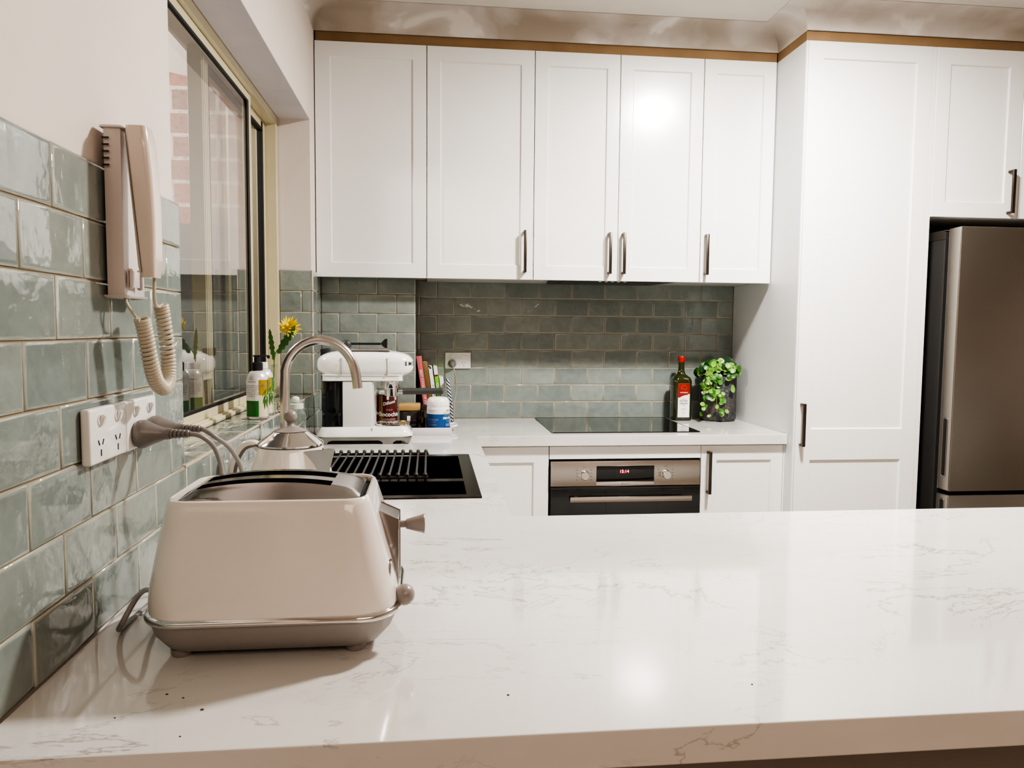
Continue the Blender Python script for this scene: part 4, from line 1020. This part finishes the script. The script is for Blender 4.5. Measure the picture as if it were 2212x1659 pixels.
mb=MB(); mb.box(lx0,lx1,fy,fy+.0015,.016,.168); lab=build('front_label',mb,'paper_white',r,smooth=0)
mb=MB(); tp=[(lx0,.168),(lx1,.168),(lx1,.122),(lx1-.012,.116),(lx1-.022,.115),(lx1-.036,.110),(lx0+.008,.1045),(lx0,.104)]
vsf=[mb.v((a,fy-.0004,b)) for a,b in tp]; mb.f(vsf[::-1]); build('red_band',mb,'red_label',lab,smooth=0)
cxl=(lx0+lx1)/2
aus=[(-.014,-.001),(-.013,.004),(-.009,.007),(-.006,.011),(-.002,.012),(0,.010),(.003,.0115),(.004,.008),(.0065,.0125),(.009,.006),(.013,.001),(.0125,-.004),(.009,-.009),(.006,-.0095),(.003,-.006),(.0,-.0045),(-.004,-.003),(-.008,-.0045),(-.012,-.006),(-.014,-.001)]
mb=MB(); mb.tube([(cxl+a,fy-.0009,.148+b) for a,b in aus],.0006,5); build('map_outline',mb,'gold_label',lab)
text('red island',.0088,lambda u,v:(cxl+u,fy-.0009,.1275+v),'white_ink',lab)
text('Australian',.0045,lambda u,v:(cxl+u,fy-.0006,.099+v),'ink',lab)
text('EXTRA\nVIRGIN',.0118,lambda u,v:(cxl+u,fy-.0006,.0835+v),'ink',lab,bold=.00015)
text('olive oil',.0052,lambda u,v:(cxl+u,fy-.0006,.068+v),'ink',lab)
text('Cold pressed\nfruity and fresh\nfirst harvest',.0042,lambda u,v:(cxl+u,fy-.0006,.052+v),'ink_soft',lab)
text('Product of\nAustralia',.0042,lambda u,v:(cxl+u,fy-.0006,.036+v),'ink_soft',lab)
text('750mL',.0046,lambda u,v:(cxl+u,fy-.0006,.022+v),'ink_soft',lab)
# plant
px_,py_=1.731,-.104
r=thing('potted_plant',(px_,py_,0),'trailing green leafy plant in a dark textured cylinder pot by the pantry','plant')
mb=MB(); mb.lathe([(.070,.0003),(.0765,.004),(.0800,.010),(.0800,.198),(.077,.202),(.0735,.202),(.072,.185),(.010,.184)],(px_,py_,0),n=44); build('pot',mb,'pot',r,smooth=50)
rng=random.Random(11)
def leaf(mb,c,d,nrm,L,W):
    c=Vector(c);d=Vector(d).normalized();nrm=Vector(nrm); nrm=(nrm-d*nrm.dot(d)).normalized(); s=d.cross(nrm)
    prof=[(0,.0),(.12,.55),(.32,.95),(.55,1.0),(.78,.75),(.93,.38),(1.0,0)]
    mid=[mb.v(c+d*L*t+nrm*(-.10*L*math.sin(PI*t))) for t,_ in prof]
    lf=[mb.v(c+d*L*t+s*W*.5*w+nrm*(.05*L*w-.10*L*math.sin(PI*t))) for t,w in prof[1:-1]]
    rt=[mb.v(c+d*L*t-s*W*.5*w+nrm*(.05*L*w-.10*L*math.sin(PI*t))) for t,w in prof[1:-1]]
    for S in (lf,rt):
        mb.f([mid[0],S[0],mid[1]])
        for i in range(len(S)-1): mb.f([mid[i+1],S[i],S[i+1],mid[i+2]])
        mb.f([mid[-2],S[-1],mid[-1]])
def place_leaf(x,z,y,size,mbx,rot=None):
    a=rng.uniform(0,2*PI) if rot is None else rot
    d=Vector((math.cos(a),rng.uniform(-.5,.1),math.sin(a)*.8)); n=Vector((rng.uniform(-.35,.35),-1,rng.uniform(.1,.9)))
    L=size*1.2
    leaf(mbx,Vector((x,y,z))-d.normalized()*L*.5,d,n,L,size*rng.uniform(.85,1.05))
m1,m2,m3,ms=MB(),MB(),MB(),MB()
# vines: list of (start, end) in x,z with hanging curves
vines=[]
for k in range(11):
    sx=px_+rng.uniform(-.055,.045); ex_=sx+rng.uniform(-.05,.03); 
    if k<6: ex_=px_+rng.uniform(-.105,-.02); ez=rng.uniform(.045,.14)
    else: ex_=px_+rng.uniform(-.08,.05); ez=rng.uniform(.17,.21)
    top=rng.uniform(.225,.262); yf=py_-.085
    p=smoothpath([(sx,py_-.02,.186),(sx*.6+ex_*.4,py_-.06,top),(ex_,yf,(top+ez)/2+.01),(ex_+rng.uniform(-.01,.01),yf-.006,ez)],7)
    vines.append(p); ms.tube(p,.0011,5)
for p in vines:
    for i in range(6,len(p),1):
        if rng.random()<.26: continue
        q=p[i]; t=i/len(p); sz=.036*(1-.45*t)*rng.uniform(.8,1.1)
        x=q.x+rng.uniform(-.018,.018); z=q.z+rng.uniform(-.012,.014); y=min(q.y+rng.uniform(-.014,.004),-.03)
        mm=m2 if rng.random()<.42 else (m1 if rng.random()<.75 else m3)
        place_leaf(min(x,1.80),z,y,sz,mm)
for k in range(60):
    a=rng.uniform(0,2*PI); rr_=rng.uniform(.01,.085); x=min(px_-.016+rr_*math.cos(a),1.798); y=max(min(py_+rr_*.7*math.sin(a),-.03),-.19)
    z=.205+.055*(1-(rr_/.1)**2)*rng.uniform(.4,1.15)
    place_leaf(x,z,y,rng.uniform(.028,.040),m3 if rng.random()<.45 else (m1 if rng.random()<.6 else m2))
for (x,z,s) in ((1.668,.238,.042),(1.795,.25,.036),(1.770,.275,.036),(1.655,.03,.016),(1.712,.036,.020),(1.735,.05,.022),(1.69,.07,.018),(1.76,.15,.034),(1.70,.12,.017),(1.716,.128,.017)):
    place_leaf(x,z,py_-.098 if z<.2 else py_-.02,s,m2 if z<.2 else m3)
build('stems',ms,'stem',r)
for mm,mn in ((m1,'leaf'),(m2,'leaf_pale'),(m3,'leaf_dark')):
    f=build('foliage',mm,mn,r,smooth=60)

# ================================================================== SILL ITEMS
SZ=.1545
def pump(cx,cy,label,back=False,pumptop=True):
    r=thing('soap_bottle',(cx,cy,SZ),label,'bottle','green labelled bottles on the window sill')
    R=.0285
    mb=MB(); mb.lathe([(R-.001,SZ),(R,SZ+.002),(R,SZ+.105),(R*.93,SZ+.116),(R*.70,SZ+.127),(.013,SZ+.131)],(cx,cy,0),n=36); build('bottle_body',mb,simple('aluminium_white',(.70,.70,.69),.28,.35),r,smooth=50)
    mb=MB(); mb.lathe([(R+.0003,SZ+.0008),(R+.0006,SZ+.003),(R+.0003,SZ+.005)],(cx,cy,0),n=36); build('base_ring',mb,'chrome',r)
    z0=SZ+.007
    def band(a0,a1,b0,b1,m,nm='label_panel'):
        mb=MB(); cylpatch(mb,cx,cy,R+.0004,math.radians(a0),math.radians(a1),z0+b0,z0+b1,16); build(nm,mb,m,r)
    band(-75,18,0,.043,'green_label'); band(-75,18,.043,.099,'paper_white'); band(18,95,0,.058,'cream_label'); band(18,70,.058,.099,'gold_label'); band(70,150,0,.099,'green_label')
    a=math.radians(-20)
    text('INGREDIENTS',.0042,cyl_map(cx,cy,R+.0009,a,z0+.094),'ink',r)
    text('aloe vera, water, plant\nglycerin, lemon myrtle\noil, citric acid, rosemary\nextract, vitamin E,\nxanthan gum, sea salt,\ntea tree leaf oil and\neucalyptus',.0048,cyl_map(cx,cy,R+.0009,a,z0+.070),'ink_soft',r)
    # leaf sprig
    mb=MB(); 
    def lf(a_,z_,L,W,ang):
        pts=[(0,0),(L*.3,W*.5),(L*.6,W*.45),(L,0),(L*.6,-W*.45),(L*.3,-W*.5)]
        c,s=math.cos(ang),math.sin(ang); f=cyl_map(cx,cy,R+.0010,math.radians(a_),z_)
        mb.f([mb.v(f(p[0]*c-p[1]*s,p[0]*s+p[1]*c)) for p in pts])
    for q in ((58,z0+.062,.030,.006,-1.9),(62,z0+.060,.030,.006,-1.2),(52,z0+.052,.034,.006,-1.6),(66,z0+.075,.028,.006,-2.2),(60,z0+.05,.03,.006,-1.4)): lf(*q)
    build('leaf_print',mb,'leaf',r,smooth=0)
    mb=MB()
    for q in ((-22,z0+.026,.010,.003,.6),(-22,z0+.026,.008,.003,2.2),(-24,z0+.026,.010,.0016,-2.2),(42,z0+.082,.008,.0028,.3),(42,z0+.082,.008,.0028,1.8),(42,z0+.082,.009,.0028,3.3),(42,z0+.080,.012,.0012,-1.6)): lf(*q)
    build('emblem_print',mb,'ink_soft',r,smooth=0)
    if pumptop:
        mb=MB(); mb.lathe([(.0145,SZ+.1312),(.0150,SZ+.133),(.0150,SZ+.151),(.013,SZ+.153),(.008,SZ+.1535),(.0075,SZ+.168)],(cx,cy,0),n=24)
        mb.box(cx-.010,cx+.032,cy-.006,cy+.006,SZ+.1682,SZ+.1725,.0018); mb.box(cx+.027,cx+.034,cy-.003,cy+.003,SZ+.1635,SZ+.1715,.001)
        build('pump_head',mb,'black_plastic',r)
    else:
        mb=MB(); mb.lathe([(.0145,SZ+.1312),(.0150,SZ+.133),(.0150,SZ+.147),(.013,SZ+.149)],(cx,cy,0),n=24); build('cap',mb,'white_gloss',r)
pump(-.033,-1.285,'white soap pump bottle with black pump and green label on window sill')
pump(-.040,-1.185,'white green-labelled bottle without pump, behind the black pump bottle on sill',pumptop=False)
vx,vy=-.026,-1.10
r=thing('bud_vase',(vx,vy,SZ),'slim clear glass bud vase behind the soap bottles on the sill','vase')
mb=MB(); mb.lathe([(.018,SZ),(.021,SZ+.004),(.021,SZ+.06),(.016,SZ+.08),(.009,SZ+.10),(.0085,SZ+.132),(.0115,SZ+.138),(.0105,SZ+.138),(.0075,SZ+.13)],(vx,vy,0),n=28,cap=False); build('glass',mb,'clear_glass',r,smooth=60)
r=thing('yellow_flower',(vx,vy,SZ+.02),'yellow dandelion-like flower with jagged green leaves in the bud vase','flower')
fc=Vector((.021,-1.11,.402))
mb=MB(); mb.tube(smoothpath([(vx-.002,vy,SZ+.02),(vx,vy,SZ+.10),(vx+.006,vy-.003,SZ+.17),(.008,vy-.006,.36),(fc.x,fc.y+.004,fc.z-.004)],6),.0018,7); build('stalk',mb,'stem',r)
mb=MB(); rg=random.Random(4); axis=Vector((.35,-.75,.35)).normalized()
u_=axis.orthogonal().normalized(); w_=axis.cross(u_)
for ring,(n_,spread,Lp) in enumerate(((20,1.35,.036),(18,1.0,.032),(14,.65,.024),(9,.3,.017))):
    for k in range(n_):
        a=2*PI*(k+rg.random()*.6)/n_; d=(axis*math.cos(spread)+(u_*math.cos(a)+w_*math.sin(a))*math.sin(spread)).normalized()
        leaf(mb,fc+axis*.002*ring,d,axis,Lp*rg.uniform(.85,1.1),.0062)
build('petals',mb,'petal',r,smooth=50)
def jag(mb,base,tip,W,nrm,teeth=6):
    b=Vector(base);t=Vector(tip);d=t-b;L=d.length;d.normalize();nrm=Vector(nrm);s=d.cross(nrm).normalized()
    P=[];n=teeth*2
    for i in range(n+1):
        q=i/n; w=W*math.sin(PI*min(1,q*.85+.08))**.8*(1 if i%2 else .62); P.append((q,w if 0<i<n else .0008))
    mid=[mb.v(b+d*L*q) for q,w in P]; A=[mb.v(b+d*L*(q-.03 if i%2 else q)+s*w) for i,(q,w) in enumerate(P)]; B=[mb.v(b+d*L*(q-.03 if i%2 else q)-s*w) for i,(q,w) in enumerate(P)]
    for i in range(n): mb.f([mid[i],A[i],A[i+1],mid[i+1]]); mb.f([mid[i],mid[i+1],B[i+1],B[i]])
mb=MB(); jag(mb,(-.012,-1.112,.325),(.042,-1.125,.408),.0125,(.2,-1,.1)); build('jagged_leaf',mb,'leaf',r,smooth=0)
mb=MB(); jag(mb,(-.024,-1.108,.305),(-.033,-1.118,.398),.0085,(.3,-1,.1)); build('jagged_leaf',mb,'leaf',r,smooth=0)
r=thing('trinket',(0,-1.09,SZ),'small silver ornament beside the bud vase on the sill','ornament')
mb=MB(); mb.lathe([(.009,SZ),(.0095,SZ+.004),(.004,SZ+.008),(.006,SZ+.014),(.003,SZ+.02),(.005,SZ+.026),(.0015,SZ+.034)],(-.004,-1.155,0),n=18); build('figurine',mb,'chrome',r,smooth=60)
mb=MB(); mb.tube([(-.006,-1.155,SZ+.022),(.012,-1.157,SZ+.014)],.0015,6); build('arm_piece',mb,'dark_grey',r)
r.location=(-.004,-1.155,SZ)
for ch in r.children:
    for v in ch.data.vertices: v.co.x+=.004; v.co.y+=.065
# storage jar
gx,gy=.036,-1.10
r=thing('glass_jar',(gx,gy,0),'clear glass jar with round glass stopper on the bench beside the tap','jar')
mb=MB(); mb.lathe([(.026,.0003),(.0295,.004),(.0300,.135),(.027,.148),(.021,.155),(.0205,.160)],(gx,gy,0),n=32,cap=False); build('jar_body',mb,'clear_glass',r,smooth=60)
mb=MB(); mb.lathe([(.0215,.1602),(.0228,.162),(.0228,.176),(.020,.178)],(gx,gy,0),n=28); build('jar_collar',mb,simple('clear_plastic',(.62,.66,.62),.15,0,.6),r)
mb=MB(); mb.sphere((gx,gy,.1885),.0122,16,10,sc=(1,1,.85)); build('stopper',mb,simple('stopper_glass',(.70,.74,.66),.08,0,.8),r,smooth=25)

# ================================================================== CRUMBS on the worktop
rg=random.Random(5)
for k,(x,y,s) in enumerate(((.1478,-2.565,.0013),(.168,-2.575,.0011),(.196,-2.603,.0016),(.112,-2.612,.0009),(.52,-2.60,.0012),(.80,-2.60,.0010),(.19,-2.655,.0009))):
    mb=MB(); mb.sphere((x,y,s*.45),s,8,6,sc=(1.3,.8,.5))
    tag(build('crumb',mb,simple('crumb_brown',(.12,.05,.02),.8) if k==0 else bpy.data.materials['crumb_brown'],smooth=60),'tiny brown toast crumb on the white worktop in front of the toaster' if k not in(4,5) else 'tiny brown crumb on the open worktop right of the toaster','crumb','crumbs near the toaster' if k not in(4,5) else 'crumbs on the open worktop')

# ================================================================== LIGHTS
def area(name,loc,size,power,color,rot=(0,0,0),shape='DISK',sy=None):
    l=bpy.data.lights.new(name,'AREA'); l.shape=shape; l.size=size; l.energy=power; l.color=color
    if sy: l.size_y=sy
    o=bpy.data.objects.new(name,l); link(o); o.location=loc; o.rotation_euler=rot; return o
area('kitchen_light',(1.62,-1.42,1.585),.20,44,(1,.955,.895))
area('living_light',(1.3,-4.9,1.58),1.6,20,(1,.78,.62),shape='SQUARE')
o=area('brick_fill',(-1.05,-1.0,1.25),.25,11,(1,.90,.82))  # fill lamp added outside to brighten the bricks, not a real fixture
o.rotation_euler=(Vector((-.40,-.5,1.0))-o.location).to_track_quat('-Z','Y').to_euler()
w=bpy.data.worlds.new('World'); SC.world=w; w.use_nodes=True
w.node_tree.nodes['Background'].inputs[0].default_value=(.02,.025,.035,1); w.node_tree.nodes['Background'].inputs[1].default_value=.3

# ================================================================== CAMERA
cam=bpy.data.cameras.new('camera'); co=bpy.data.objects.new('camera',cam); link(co); SC.camera=co
yaw,pitch,roll=-.108,.072,.0084
cy,sy=math.cos(yaw),math.sin(yaw); cp,spp=math.cos(pitch),math.sin(pitch)
fwd=Vector((-sy*cp,cy*cp,-spp)); right=Vector((cy,sy,0)); up=right.cross(fwd)
r2=right*math.cos(roll)+up*math.sin(roll); u2=-right*math.sin(roll)+up*math.cos(roll)
mt=Matrix((( r2.x,u2.x,-fwd.x,.4342),(r2.y,u2.y,-fwd.y,-3.4038),(r2.z,u2.z,-fwd.z,.4023),(0,0,0,1)))
co.matrix_world=mt; cam.sensor_width=36; cam.lens=36*1636.67/2212; cam.clip_start=.02
# lift everything to real height
for o in COL.objects:
    if o.parent is None:
        if o is co: o.matrix_world=Matrix.Translation((0,0,ZB))@mt
        else: o.location.z+=ZB
SC.view_settings.view_transform='AgX'; SC.view_settings.look='AgX - High Contrast'; SC.view_settings.exposure=.92
